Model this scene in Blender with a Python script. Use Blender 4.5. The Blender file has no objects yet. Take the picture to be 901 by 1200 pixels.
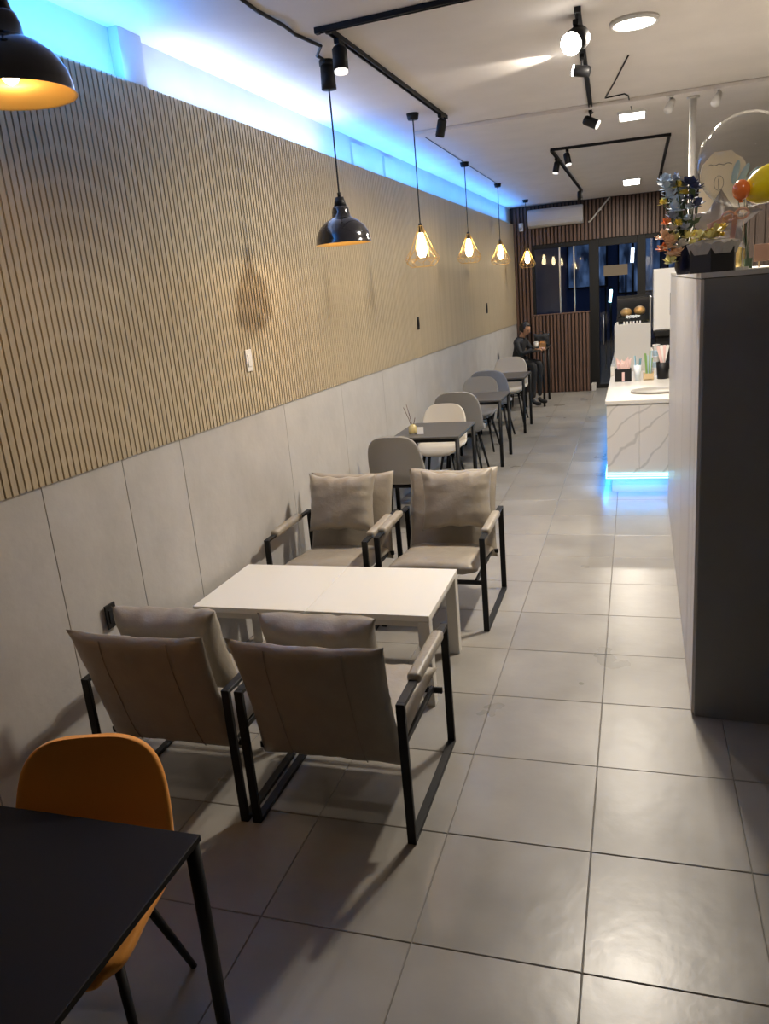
import bpy, bmesh, math, random
from mathutils import Vector, Matrix
random.seed(7)
PI = math.pi
S = bpy.context.scene
C = S.collection

# ------------------------------------------------------------ camera
f_px = 907.714
Mw = ((0.95184008, 0.00032629, -0.30659477), (0.29432571, -0.28103306, 0.91345103), (-0.08586522, -0.95969803, -0.26759457))
cam_d = bpy.data.cameras.new('camera'); cam = bpy.data.objects.new('camera', cam_d); C.objects.link(cam)
cam_d.sensor_fit = 'HORIZONTAL'; cam_d.sensor_width = 36.0; cam_d.lens = 36.0 * f_px / 901.0
cam_d.clip_start = .05; cam_d.clip_end = 200
R = Matrix([[Mw[i][0], -Mw[i][1], -Mw[i][2]] for i in range(3)])
cam.matrix_world = Matrix.Translation((0, 0, 2.252)) @ R.to_4x4()
S.camera = cam

# ------------------------------------------------------------ world, exposure, room lights
S.view_settings.view_transform = 'Standard'
S.view_settings.look = 'None'
S.view_settings.gamma = 1.0
S.view_settings.use_curve_mapping = False
S.view_settings.exposure = 0.12
w = bpy.data.worlds.new('world'); S.world = w; w.use_nodes = True
w.node_tree.nodes['Background'].inputs[0].default_value = (.10, .16, .34, 1)
w.node_tree.nodes['Background'].inputs[1].default_value = .35

def area_light(name, loc, size, power, color, rot=(0, 0, 0), size_y=None, shape='DISK', spread=None):
    l = bpy.data.lights.new(name, 'AREA'); l.energy = power; l.color = color; l.size = size; l.shape = shape
    if size_y: l.size_y = size_y
    if spread: l.spread = spread
    o = bpy.data.objects.new(name, l); o.location = loc; o.rotation_euler = rot; C.objects.link(o); return o
def point_light(name, loc, r, power, color):
    l = bpy.data.lights.new(name, 'POINT'); l.energy = power; l.color = color; l.shadow_soft_size = r
    o = bpy.data.objects.new(name, l); o.location = loc; C.objects.link(o); return o
def spot_light(name, loc, aim, power, color, ang, blend=.6, r=.03):
    l = bpy.data.lights.new(name, 'SPOT'); l.energy = power; l.color = color; l.spot_size = ang; l.spot_blend = blend; l.shadow_soft_size = r
    o = bpy.data.objects.new(name, l); o.location = loc
    o.rotation_euler = (Vector(aim) - Vector(loc)).to_track_quat('-Z', 'Y').to_euler(); C.objects.link(o); return o
NEUT = (1.0, .90, .76); WARM = (1.0, .66, .30); BLUE = (.02, .27, 1.0)
# ceiling panels (one fixture each below)
area_light('panel_lamp_a', (0, 5.66, 3.70), .24, 125, NEUT)
area_light('panel_lamp_b', (-.02, 8.72, 3.70), .24, 95, NEUT)
area_light('panel_lamp_c', (-.04, 14.65, 3.70), .24, 110, NEUT)
# the row of cove light strips on top of the slatted panelling
for (y0, y1, p, wk) in ((2.2, 4.05, 22, .05), (4.3, 6.9, 8, 1.0), (6.9, 10.5, 24, .04), (10.5, 16.5, 30, .04)):
    ym = (y0 + y1) / 2
    area_light('cove_strip_lamp', (-2.60 + (ym - 2.6) * .018 + .04, ym, 3.475), .02, p, BLUE, (PI, 0, -math.atan(.018)), y1 - y0, 'RECTANGLE')
    area_light('cove_white_lamp', (-2.60 + (ym - 2.6) * .018 + .04, ym, 3.474), .02, p * wk, (.75, .82, 1), (PI, 0, -math.atan(.018)), y1 - y0, 'RECTANGLE')
# under-counter strips
area_light('counter_strip_lamp', (.035, 8.385, .155), .60, 2.6, BLUE, (0, 0, 0), .02, 'RECTANGLE')
area_light('counter_side_strip_lamp', (-.305, 11.0, .155), .02, 16, BLUE, (0, 0, 0), 5.0, 'RECTANGLE')

# ------------------------------------------------------------ materials
def mat(name, col, rough=.6, metal=0, noise=0, nscale=20, bump=0, bscale=60, emit=None, estr=0, coat=0, rnd=0, spec=.5, trans=0, alpha=1, sheen=0, aniso=(1,1,1)):
    m = bpy.data.materials.new(name); m.use_nodes = True; nt = m.node_tree; b = nt.nodes['Principled BSDF']
    b.inputs['Roughness'].default_value = rough; b.inputs['Metallic'].default_value = metal
    b.inputs['Specular IOR Level'].default_value = spec
    b.inputs['Coat Weight'].default_value = coat
    if sheen: b.inputs['Sheen Weight'].default_value = sheen
    b.inputs['Transmission Weight'].default_value = trans
    c4 = (*col, 1)
    b.inputs['Base Color'].default_value = c4
    if noise or bump:
        tc = nt.nodes.new('ShaderNodeTexCoord'); mp = nt.nodes.new('ShaderNodeMapping'); mp.inputs['Scale'].default_value = aniso
        nt.links.new(tc.outputs['Object'], mp.inputs[0])
    if noise:
        n = nt.nodes.new('ShaderNodeTexNoise'); n.inputs['Scale'].default_value = nscale; n.inputs['Detail'].default_value = 6
        nt.links.new(mp.outputs[0], n.inputs['Vector'])
        cr = nt.nodes.new('ShaderNodeMapRange'); cr.inputs[1].default_value = .3; cr.inputs[2].default_value = .7
        cr.inputs[3].default_value = 1 - noise; cr.inputs[4].default_value = 1 + noise
        nt.links.new(n.outputs[0], cr.inputs[0])
        mx = nt.nodes.new('ShaderNodeVectorMath'); mx.operation = 'SCALE'; mx.inputs[0].default_value = col
        nt.links.new(cr.outputs[0], mx.inputs['Scale']); nt.links.new(mx.outputs[0], b.inputs['Base Color'])
        last = mx
    else: last = None
    if rnd:
        oi = nt.nodes.new('ShaderNodeObjectInfo'); r2 = nt.nodes.new('ShaderNodeMapRange')
        r2.inputs[3].default_value = 1 - rnd; r2.inputs[4].default_value = 1 + rnd; nt.links.new(oi.outputs['Random'], r2.inputs[0])
        m2 = nt.nodes.new('ShaderNodeVectorMath'); m2.operation = 'SCALE'; m2.inputs[0].default_value = col
        if last: nt.links.new(last.outputs[0], m2.inputs[0])
        nt.links.new(r2.outputs[0], m2.inputs['Scale']); nt.links.new(m2.outputs[0], b.inputs['Base Color'])
    if bump:
        n2 = nt.nodes.new('ShaderNodeTexNoise'); n2.inputs['Scale'].default_value = bscale; n2.inputs['Detail'].default_value = 4
        nt.links.new(mp.outputs[0], n2.inputs['Vector'])
        bp = nt.nodes.new('ShaderNodeBump'); bp.inputs['Strength'].default_value = bump; bp.inputs['Distance'].default_value = .01
        nt.links.new(n2.outputs[0], bp.inputs['Height']); nt.links.new(bp.outputs[0], b.inputs['Normal'])
    if emit:
        b.inputs['Emission Color'].default_value = (*emit, 1); b.inputs['Emission Strength'].default_value = estr
    return m

def glass_mat(name, tint, refl=.9, fres=1.45):
    m = bpy.data.materials.new(name); m.use_nodes = True; nt = m.node_tree; nt.nodes.clear()
    o = nt.nodes.new('ShaderNodeOutputMaterial'); t = nt.nodes.new('ShaderNodeBsdfTransparent'); g = nt.nodes.new('ShaderNodeBsdfGlossy')
    lw = nt.nodes.new('ShaderNodeLayerWeight'); lw.inputs[0].default_value = .5; pw = nt.nodes.new('ShaderNodeMath'); pw.operation = 'POWER'; pw.inputs[1].default_value = 4
    fr = nt.nodes.new('ShaderNodeMapRange'); fr.inputs[3].default_value = (fres - 1) ** 2 / (fres + 1) ** 2; fr.inputs[4].default_value = .8
    nt.links.new(lw.outputs['Facing'], pw.inputs[0]); nt.links.new(pw.outputs[0], fr.inputs[0]); mx = nt.nodes.new('ShaderNodeMixShader')
    t.inputs[0].default_value = (*tint, 1); g.inputs[0].default_value = (refl, refl, refl, 1); g.inputs[1].default_value = .02
    nt.links.new(fr.outputs[0], mx.inputs[0]); nt.links.new(t.outputs[0], mx.inputs[1]); nt.links.new(g.outputs[0], mx.inputs[2]); nt.links.new(mx.outputs[0], o.inputs[0])
    return m

def floor_tile_mat():
    m = bpy.data.materials.new('glazed_grey_floor_tile'); m.use_nodes = True; nt = m.node_tree; b = nt.nodes['Principled BSDF']
    N = nt.nodes.new; L = nt.links.new
    g = N('ShaderNodeNewGeometry')
    n1 = N('ShaderNodeTexNoise'); n1.inputs['Scale'].default_value = 1.9; n1.inputs['Detail'].default_value = 4; L(g.outputs['Position'], n1.inputs['Vector'])
    n2 = N('ShaderNodeTexNoise'); n2.inputs['Scale'].default_value = 60; n2.inputs['Detail'].default_value = 3; L(g.outputs['Position'], n2.inputs['Vector'])
    cr = N('ShaderNodeValToRGB'); cr.color_ramp.elements[0].position = .25; cr.color_ramp.elements[0].color = (.225, .211, .19, 1)
    cr.color_ramp.elements[1].position = .75; cr.color_ramp.elements[1].color = (.335, .316, .287, 1); L(n1.outputs[0], cr.inputs[0])
    oi = N('ShaderNodeObjectInfo'); mr = N('ShaderNodeMapRange'); mr.inputs[3].default_value = .93; mr.inputs[4].default_value = 1.05; L(oi.outputs['Random'], mr.inputs[0])
    sc = N('ShaderNodeVectorMath'); sc.operation = 'SCALE'; L(cr.outputs[0], sc.inputs[0]); L(mr.outputs[0], sc.inputs['Scale'])
    L(sc.outputs[0], b.inputs['Base Color'])
    rr = N('ShaderNodeMapRange'); rr.inputs[1].default_value = .15; rr.inputs[2].default_value = .85; rr.inputs[3].default_value = .25; rr.inputs[4].default_value = .35; b.inputs['Specular IOR Level'].default_value = .38
    L(n1.outputs[0], rr.inputs[0]); L(rr.outputs[0], b.inputs['Roughness'])
    bp = N('ShaderNodeBump'); bp.inputs['Strength'].default_value = .10; bp.inputs['Distance'].default_value = .02
    n3 = N('ShaderNodeTexNoise'); n3.inputs['Scale'].default_value = 7; n3.inputs['Detail'].default_value = 5; L(g.outputs['Position'], n3.inputs['Vector'])
    L(n3.outputs[0], bp.inputs['Height']); L(bp.outputs[0], b.inputs['Normal'])
    return m

def marble_mat():
    m = bpy.data.materials.new('white_veined_marble'); m.use_nodes = True; nt = m.node_tree; b = nt.nodes['Principled BSDF']; N = nt.nodes.new; L = nt.links.new
    g = N('ShaderNodeNewGeometry'); mp = N('ShaderNodeMapping'); mp.inputs['Rotation'].default_value = (0, math.radians(42), 0); L(g.outputs['Position'], mp.inputs[0])
    wv = N('ShaderNodeTexWave'); wv.inputs['Scale'].default_value = 1.5; wv.inputs['Distortion'].default_value = 7; wv.inputs['Detail'].default_value = 4; wv.bands_direction = 'Z'; L(mp.outputs[0], wv.inputs[0])
    cr = N('ShaderNodeValToRGB'); e = cr.color_ramp.elements; e[0].position = 0; e[0].color = (.55, .53, .51, 1); e[1].position = .045; e[1].color = (.72, .69, .66, 1)
    L(wv.outputs[1], cr.inputs[0]); L(cr.outputs[0], b.inputs['Base Color']); b.inputs['Roughness'].default_value = .25
    return m

M = {}
M['tile'] = floor_tile_mat()
M['grout'] = mat('grey_grout', (.19, .18, .165), .9)
M['ceiling'] = mat('painted_plaster_ceiling', (.70, .655, .62), .85, noise=.04, nscale=3, bump=.08, bscale=30)
M['dark_wall'] = mat('dark_painted_wall', (.05, .045, .042), .7)
M['wall'] = mat('painted_wall', (.55, .53, .50), .85, noise=.04, nscale=3)
M['wains'] = mat('grey_microcement_board', (.46, .44, .42), .62, noise=.07, nscale=3.5, bump=.25, bscale=14)
M['slat'] = mat('oak_veneer_slat', (.44, .36, .24), .55, noise=.1, nscale=14, rnd=.05, aniso=(6, 6, .35))
M['felt'] = mat('black_felt_backing', (.012, .011, .01), .95)
M['brown_slat'] = mat('brown_wood_slat', (.115, .062, .042), .5, noise=.2, nscale=12, rnd=.12, aniso=(5, 5, .4))
M['brown_back'] = mat('dark_brown_backing', (.035, .022, .016), .8)
M['black'] = mat('black_powder_coat', (.008, .008, .009), .5, spec=.3)
M['black_gloss'] = mat('gloss_black_enamel', (.014, .014, .018), .12, coat=.6)
M['brass_in'] = mat('golden_inside_of_shade', (.62, .40, .14), .32, metal=.85)
M['gold'] = mat('gold_wire', (.72, .48, .18), .3, metal=1)
M['leather'] = mat('taupe_leather', (.32, .28, .225), .42, noise=.06, nscale=9, bump=.3, bscale=26)
M['leather_d'] = mat('taupe_leather_piping', (.25, .215, .175), .5)
M['white_lam'] = mat('ivory_laminate', (.78, .75, .68), .28)
M['white_leg'] = mat('ivory_painted_leg', (.66, .63, .57), .4)
M['black_top'] = mat('black_laminate', (.007, .006, .006), .55, spec=.18, bump=.03, bscale=200)
M['dark_top'] = mat('charcoal_laminate', (.085, .078, .07), .38)
M['orange'] = mat('orange_upholstery', (.80, .31, .035), .72, bump=.12, bscale=300, sheen=.2)
M['grey_fab'] = mat('grey_upholstery', (.24, .225, .205), .8, bump=.1, bscale=250, sheen=.2)
M['blue_fab'] = mat('blue_grey_upholstery', (.19, .20, .235), .8, bump=.1, bscale=250, sheen=.2)
M['cream_fab'] = mat('cream_upholstery', (.56, .51, .43), .75, bump=.1, bscale=250, sheen=.2)
M['part_grey'] = mat('dark_grey_laminate', (.20, .195, .19), .6, noise=.04, nscale=4)
M['part_side'] = mat('light_grey_laminate', (.62, .60, .585), .4)
M['marble'] = marble_mat()
M['stone_top'] = mat('white_stone_top', (.74, .71, .66), .25)
M['white_plastic'] = mat('white_plastic', (.74, .72, .69), .4)
M['grey_plastic'] = mat('light_grey_plastic', (.55, .53, .50), .45)
M['steel'] = mat('brushed_steel', (.6, .6, .6), .3, metal=1)
M['white_paint_pipe'] = mat('white_painted_pipe', (.62, .60, .57), .35)
M['panel_on'] = mat('lit_panel_diffuser', (.9, .9, .9), .5, emit=(1, .95, .86), estr=14)
M['lens_on'] = mat('lit_spot_lens', (.9, .9, .9), .4, emit=(1, .95, .86), estr=22)
M['lens_dim'] = mat('frosted_spot_lens', (.8, .79, .76), .3, emit=(1, .95, .88), estr=.9)
M['bulb_on'] = mat('glowing_filament_bulb', (1, .8, .5), .3, emit=(1, .78, .42), estr=22)
M['led_blue'] = mat('blue_led_strip', (.1, .4, 1), .5, emit=(.10, .50, 1.0), estr=5)
M['led_cyan'] = mat('cyan_led_strip', (.3, .8, 1), .5, emit=(.28, .82, 1.0), estr=3.2)
M['facade_glass'] = glass_mat('window_glass', (.80, .84, .88), .95, 1.5)
M['clear_film'] = glass_mat('clear_balloon_film', (.93, .93, .92), .9, 1.22)
M['frame'] = mat('black_aluminium_frame', (.008, .0075, .007), .6, spec=.3)
M['acplastic'] = mat('white_air_conditioner_plastic', (.5, .48, .47), .4)
M['skin'] = mat('skin', (.42, .22, .13), .55, noise=.06, nscale=30)
M['hair'] = mat('black_hair', (.012, .009, .008), .55, bump=.5, bscale=120)
M['jacket'] = mat('black_jacket_cloth', (.012, .013, .016), .8, bump=.3, bscale=40)
M['trouser'] = mat('dark_trouser_cloth', (.016, .016, .018), .85, bump=.2, bscale=40)
M['asphalt'] = mat('night_asphalt', (.05, .052, .06), .7, noise=.2, nscale=5, bump=.2, bscale=40)
M['street_wall'] = mat('bluish_render_wall', (.12, .16, .26), .8, noise=.15, nscale=1.2)
M['street_win'] = mat('lit_blue_window', (.05, .08, .14), .4, emit=(.06, .12, .26), estr=.8)
_nt = M['street_win'].node_tree; _g = _nt.nodes.new('ShaderNodeNewGeometry'); _mp = _nt.nodes.new('ShaderNodeMapping'); _mp.inputs['Scale'].default_value = (2.2, 1, .9); _n = _nt.nodes.new('ShaderNodeTexNoise'); _n.inputs['Scale'].default_value = 1.7; _n.inputs['Detail'].default_value = 5
_c = _nt.nodes.new('ShaderNodeValToRGB'); _c.color_ramp.elements[0].position = .38; _c.color_ramp.elements[0].color = (.006, .01, .018, 1); _c.color_ramp.elements[1].position = .68; _c.color_ramp.elements[1].color = (.09, .15, .29, 1)
_nt.links.new(_g.outputs['Position'], _mp.inputs[0]); _nt.links.new(_mp.outputs[0], _n.inputs[0]); _nt.links.new(_n.outputs[0], _c.inputs[0]); _nt.links.new(_c.outputs[0], _nt.nodes['Principled BSDF'].inputs['Emission Color'])
M['street_dark'] = mat('dark_shutter', (.03, .035, .05), .6)
M['tube_cyan'] = mat('cold_tube_lamp', (.6, .9, 1), .4, emit=(.45, .88, 1), estr=9)
M['tube_white'] = mat('white_tube_lamp', (.9, .9, .9), .4, emit=(.85, .9, 1), estr=5)
M['sign_tan'] = mat('lit_tan_sign_board', (.5, .36, .2), .5, emit=(.55, .36, .2), estr=.45)

# ------------------------------------------------------------ mesh helpers
def link(name, bm, m, parent=None, smooth=False, mw=None):
    me = bpy.data.meshes.new(name); bmesh.ops.recalc_face_normals(bm, faces=bm.faces[:]); bm.to_mesh(me); bm.free()
    if smooth:
        for p in me.polygons: p.use_smooth = True
    me.materials.append(m)
    o = bpy.data.objects.new(name, me); C.objects.link(o)
    if parent: o.parent = parent
    if mw is not None: o.matrix_local = mw
    return o
def thing(name, label, cat, loc=(0, 0, 0), rz=0, group=None, scale=1):
    o = bpy.data.objects.new(name, None); C.objects.link(o); o.location = loc; o.rotation_euler = (0, 0, rz); o.scale = (scale,) * 3
    o.empty_display_size = .1
    o['label'] = label; o['category'] = cat
    if group: o['group'] = group
    return o
def tag(o, label, cat, group=None):
    o['label'] = label; o['category'] = cat
    if group: o['group'] = group
    return o
def struct(o): o['kind'] = 'structure'; return o
def copy_tree(o, parent=None):
    c = o.copy(); C.objects.link(c)
    if parent: c.parent = parent
    for ch in list(o.children): copy_tree(ch, c)
    return c
def box(bm, c, s, bev=0, rot=None, seg=2):
    r = bmesh.ops.create_cube(bm, size=1); vs = r['verts']
    for v in vs: v.co = Vector((v.co.x * s[0], v.co.y * s[1], v.co.z * s[2]))
    if bev:
        es = list({e for v in vs for e in v.link_edges})
        g = bmesh.ops.bevel(bm, geom=es, offset=bev, segments=seg, affect='EDGES', profile=.5)
        vs = list({v for f_ in g['faces'] for v in f_.verts} | {v for v in vs if v.is_valid})
    mt = Matrix.Translation(c)
    if rot is not None: mt = mt @ rot
    for v in vs: v.co = mt @ v.co
    return vs
def bx(x0, x1, y0, y1, z0, z1, bev=0):
    bm = bmesh.new(); box(bm, ((x0 + x1) / 2, (y0 + y1) / 2, (z0 + z1) / 2), (x1 - x0, y1 - y0, z1 - z0), bev); return bm
def tube(bm, pts, r, n=10, caps=True, radii=None):
    pts = [Vector(p) for p in pts]; rings = []
    up = None
    for i, p in enumerate(pts):
        d = (pts[min(i + 1, len(pts) - 1)] - pts[max(i - 1, 0)]).normalized()
        if up is None: up = Vector((0, 0, 1)) if abs(d.z) < .9 else Vector((1, 0, 0))
        a = d.cross(up)
        if a.length < 1e-5: a = d.cross(Vector((0, 1, 0)))
        a.normalize(); b = a.cross(d).normalized(); up = b
        rr = radii[i] if radii else r
        rings.append([bm.verts.new(p + (a * math.cos(2 * PI * k / n) + b * math.sin(2 * PI * k / n)) * rr) for k in range(n)])
    for i in range(len(rings) - 1):
        for k in range(n): bm.faces.new((rings[i][k], rings[i][(k + 1) % n], rings[i + 1][(k + 1) % n], rings[i + 1][k]))
    if caps: bm.faces.new(rings[0]); bm.faces.new(list(reversed(rings[-1])))
    return bm
def bar(bm, a, b, wx, wy, bev=.002):
    """flat bar between two points; wx is the width across X, wy the other"""
    a = Vector(a); b = Vector(b); d = b - a; L = d.length; z = d.normalized()
    x = Vector((1, 0, 0)); x = (x - z * x.dot(z)).normalized(); y = z.cross(x)
    rot = Matrix((x, y, z)).transposed().to_4x4()
    box(bm, (a + b) / 2, (wx, wy, L), bev, rot, 1)
def lathe(bm, prof, n=28, off=(0, 0, 0), close=False):
    rings = []
    for r, z in prof:
        if r < 1e-5: rings.append([bm.verts.new((off[0], off[1], off[2] + z))])
        else: rings.append([bm.verts.new((off[0] + r * math.cos(2 * PI * k / n), off[1] + r * math.sin(2 * PI * k / n), off[2] + z)) for k in range(n)])
    for i in range(len(rings) - 1):
        A, B = rings[i], rings[i + 1]
        for k in range(n):
            a0, a1 = A[k % len(A)], A[(k + 1) % len(A)]; b0, b1 = B[k % len(B)], B[(k + 1) % len(B)]
            q = []
            for v in (a0, a1, b1, b0):
                if v not in q: q.append(v)
            if len(q) >= 3:
                try: bm.faces.new(q)
                except ValueError: pass
    return bm
def ellipsoid(bm, c, r, seg=16, rings=10, rot=None):
    g = bmesh.ops.create_uvsphere(bm, u_segments=seg, v_segments=rings, radius=1)
    mt = Matrix.Translation(c)
    if rot is not None: mt = mt @ rot
    for v in g['verts']: v.co = mt @ Vector((v.co.x * r[0], v.co.y * r[1], v.co.z * r[2]))
def cushion(bm, w_, h_, t, mt, nu=26, nv=22, wr=.006, seed=0, pinch=.06, ear=.07):
    rnd = random.Random(seed); ph = [rnd.uniform(0, 6.28) for _ in range(8)]
    def P(u, v, s):
        k = 1 - pinch * (u * u * v * v) ; sx = u * w_ / 2 * (1 - .05 * (1 - abs(v)) * 0) ; sy = v * h_ / 2
        ex = (1 - .045 * (1 - v * v)) if abs(u) > .999 else 1
        bulge = max(0, (1 - abs(u) ** 4)) ** .5 * max(0, (1 - abs(v) ** 4)) ** .5
        ev = abs(v) ** 2.5; eu = abs(u) ** 2.5
        wz = wr * (1.5 * ev * math.sin(21 * u - 5 * u * abs(v) + ph[0] + 1.3 * math.sin(5 * u + ph[4])) + 1.2 * eu * math.sin(15 * v + ph[1] + math.sin(4 * v + ph[5])) + .7 * (1 - ev) * math.sin(5 * u + 7 * v + ph[2])) * bulge ** .6
        edge = wr * 1.2 * math.sin(11 * u + ph[3]) * abs(v) ** 3
        return mt @ Vector((sx * (1 - ear * .75 * (1 - v * v) * abs(u) ** 3), sy * (1 - ear * (1 - u * u) * abs(v) ** 3) + edge, s * (t / 2 * bulge) + wz))
    def grid(s):
        return [[bm.verts.new(P(-1 + 2 * i / nu, -1 + 2 * j / nv, s)) for i in range(nu + 1)] for j in range(nv + 1)]
    A = grid(1); B = grid(-1)
    for j in range(nv):
        for i in range(nu):
            bm.faces.new((A[j][i], A[j][i + 1], A[j + 1][i + 1], A[j + 1][i]))
            bm.faces.new((B[j + 1][i], B[j + 1][i + 1], B[j][i + 1], B[j][i]))
    bmesh.ops.remove_doubles(bm, verts=bm.verts[:], dist=.0004)
def rotx(a): return Matrix.Rotation(a, 4, 'X')
def roty(a): return Matrix.Rotation(a, 4, 'Y')
def rotz(a): return Matrix.Rotation(a, 4, 'Z')

# ============================================================ SETTING
def wx(y): return -2.62 + (y - 2.6) * .018         # face of the left wall
YF, YB = -1.6, 16.9
WROT = -math.atan(.018)
# ---- floor
fl = struct(link('floor', bx(-3.0, 3.0, YF, 17.9, -.12, -.006), M['grout']))
tb = bmesh.new(); box(tb, (0, 0, -.007), (.5965, .5965, .014), .0025, seg=1)
tile0 = None
x0, y0 = -.1663, 2.1484
cnt = 0
for j in range(-5, 25):
    for i in range(-5, 5):
        cx_, cy_ = x0 + .6 * (i + .5), y0 + .6 * (j + .5)
        if cx_ - .3 < -2.9 or (cy_ > 14 and cx_ > 2.2): continue
        if cnt >= 299: break
        if tile0 is None:
            tile0 = link('floor_tile', tb, M['tile'], fl); t = tile0
        else:
            t = tile0.copy(); C.objects.link(t)
        t.location = (cx_, cy_, random.uniform(-.0006, .0006)); t.rotation_euler = (random.uniform(-.0012, .0012), random.uniform(-.0012, .0012), 0)
        cnt += 1
# far rows past the limit, joined
bm = bmesh.new()
for j in range(-5, 26):
    for i in range(-5, 5):
        n_ = (j + 5) * 10
        cx_, cy_ = x0 + .6 * (i + .5), y0 + .6 * (j + .5)
        if j < 25 and not (cy_ > 14 and cx_ > 2.2): continue
        box(bm, (cx_, cy_, -.007), (.595, .595, .014), .0025, seg=1)
o = link('floor_tile_field', bm, M['tile'], fl); o['kind'] = 'stuff'
# ---- ceiling with shallow beam
struct(link('ceiling', bx(-3.0, 3.0, YF, 17.4, 3.75, 3.9), M['ceiling']))
o = struct(link('trim_1', bx(-2.02, 2.74, 7.93, 8.12, 3.715, 3.75, .008), M['ceiling']))
# ---- left wall
wl = struct(link('wall_left', bx(-.25, -.075, -4.3, 14.55, 0, 3.75), M['wall']))
wl.location = (-2.62, 2.6, 0); wl.rotation_euler = (0, 0, WROT)
# local coords of wall_left: x = 0 is the slat face, y = distance from y=2.6
def zb(y): return 1.540 - y * .0065       # bottom edge of the slats
def zt(y): return 3.492 - y * .0042       # top edge
# felt backing panel
bm = bmesh.new()
ya, yb = -1.9, 14.35
vv = [bm.verts.new(p) for p in ((-.075, ya, zb(ya)), (-.075, yb, zb(yb)), (-.075, yb, zt(yb)), (-.075, ya, zt(ya)), (-.022, ya, zb(ya)), (-.022, yb, zb(yb)), (-.022, yb, zt(yb)), (-.022, ya, zt(ya)))]
for q in ((0, 1, 2, 3), (4, 5, 6, 7), (0, 1, 5, 4), (2, 3, 7, 6), (0, 3, 7, 4), (1, 2, 6, 5)): bm.faces.new([vv[k] for k in q])
link('felt_backing', bm, M['felt'], wl)
pitch = .0415
sb = bmesh.new(); box(sb, (-.011, 0, .5), (.022, .031, 1.0))
s0 = None; y = -.45; k = 0
rest = bmesh.new()
while y < 14.33:
    z0_, z1_ = zb(y), zt(y)
    if k < 299:
        if s0 is None: s0 = link('slat', sb, M['slat'], wl); o = s0
        else: o = s0.copy(); C.objects.link(o)
        o.location = (0, y, z0_); o.scale = (1, 1, z1_ - z0_)
    else:
        box(rest, (-.011, y, (z0_ + z1_) / 2), (.022, .031, z1_ - z0_))
    y += pitch; k += 1
y = -.45 - pitch
while y > -1.9:
    z0_, z1_ = zb(y), zt(y); box(rest, (-.011, y, (z0_ + z1_) / 2), (.022, .031, z1_ - z0_)); y -= pitch
o = link('slat_field', rest, M['slat'], wl); o['kind'] = 'stuff'
# thin edge trim under the slats
# wainscot boards
seams = [-1.9, -1.05, -.35, .255, .86, 1.42, 2.88, 4.1, 5.3, 6.5, 7.7, 8.9, 10.1, 11.3, 12.5, 13.7, 14.5]
for a, b in zip(seams[:-1], seams[1:]):
    ym = (a + b) / 2; bm = bmesh.new()
    vs = box(bm, (-.0435, ym, .5), (.063, b - a - .004, 1.0), 0)
    for v in vs: v.co.z = 0.0 if v.co.z < .5 else zb(v.co.y)
    bmesh.ops.bevel(bm, geom=bm.edges[:], offset=.0015, segments=1, affect='EDGES')
    link('wall_board', bm, M['wains'], wl)
# LED strip on top ledge, sections
for a, b, m_ in ((-.4, 1.45, 'led_blue'), (1.7, 4.3, 'led_blue'), (4.35, 7.9, 'led_blue'), (7.95, 14.2, 'led_blue')):
    bm = bmesh.new(); box(bm, (-.055, (a + b) / 2, zt((a + b) / 2) - .002), (.014, b - a, .008))
    for v in bm.verts: v.co.z = zt(v.co.y) + (.006 if v.co.z > zt((a + b) / 2) else 0)
    o = link('led_strip', bm, M[m_], wl)
# boxed pier above the slats and pelmet frames
link('wall_pier', bx(-.075, -.012, 1.45, 1.66, 3.49, 3.75, .004), M['wall'], wl)
for a, b in ((5.1, 5.45), (6.1, 6.5)):
    link('wall_bracket', bx(-.075, -.05, a, b, 3.49, 3.70, .003), M['wall'], wl)
# ---- right wall, front wall
struct(link('wall_right', bx(2.75, 2.9, YF, 17.4, 0, 3.75), M['dark_wall']))
struct(link('wall_front', bx(-3.0, 3.0, YF - .15, YF, 0, 3.75), M['dark_wall']))
# ---- back facade
wb = struct(link('wall_back', bx(-2.42, 2.75, 16.99, 17.12, 2.99, 3.75), M['brown_back']))
bm = bx(-2.42, -2.02, 16.99, 17.12, 0, 2.99); link('wall_panel', bm, M['brown_back'], wb)
sl = None
def bslat(x, z0_, z1_):
    global sl
    if sl is None:
        b_ = bmesh.new(); box(b_, (0, 0, .5), (.045, .045, 1), .0); sl = link('slat', b_, M['brown_slat'], wb); o_ = sl
    else: o_ = sl.copy(); C.objects.link(o_)
    o_.location = (x, 16.9675, z0_); o_.scale = (1, 1, z1_ - z0_)
x = -2.335
while x < -2.03: bslat(x, .0, 3.74); x += .075
while x < 2.72: bslat(x, 2.99, 3.74); x += .075
# right of the door: dark slatted wall
bm = bx(1.35, 2.75, 16.99, 17.12, 0, 2.99); link('wall_panel', bm, M['brown_back'], wb)
x = 1.38
while x < 2.7: bslat(x, 0, 2.985); x += .075
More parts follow.
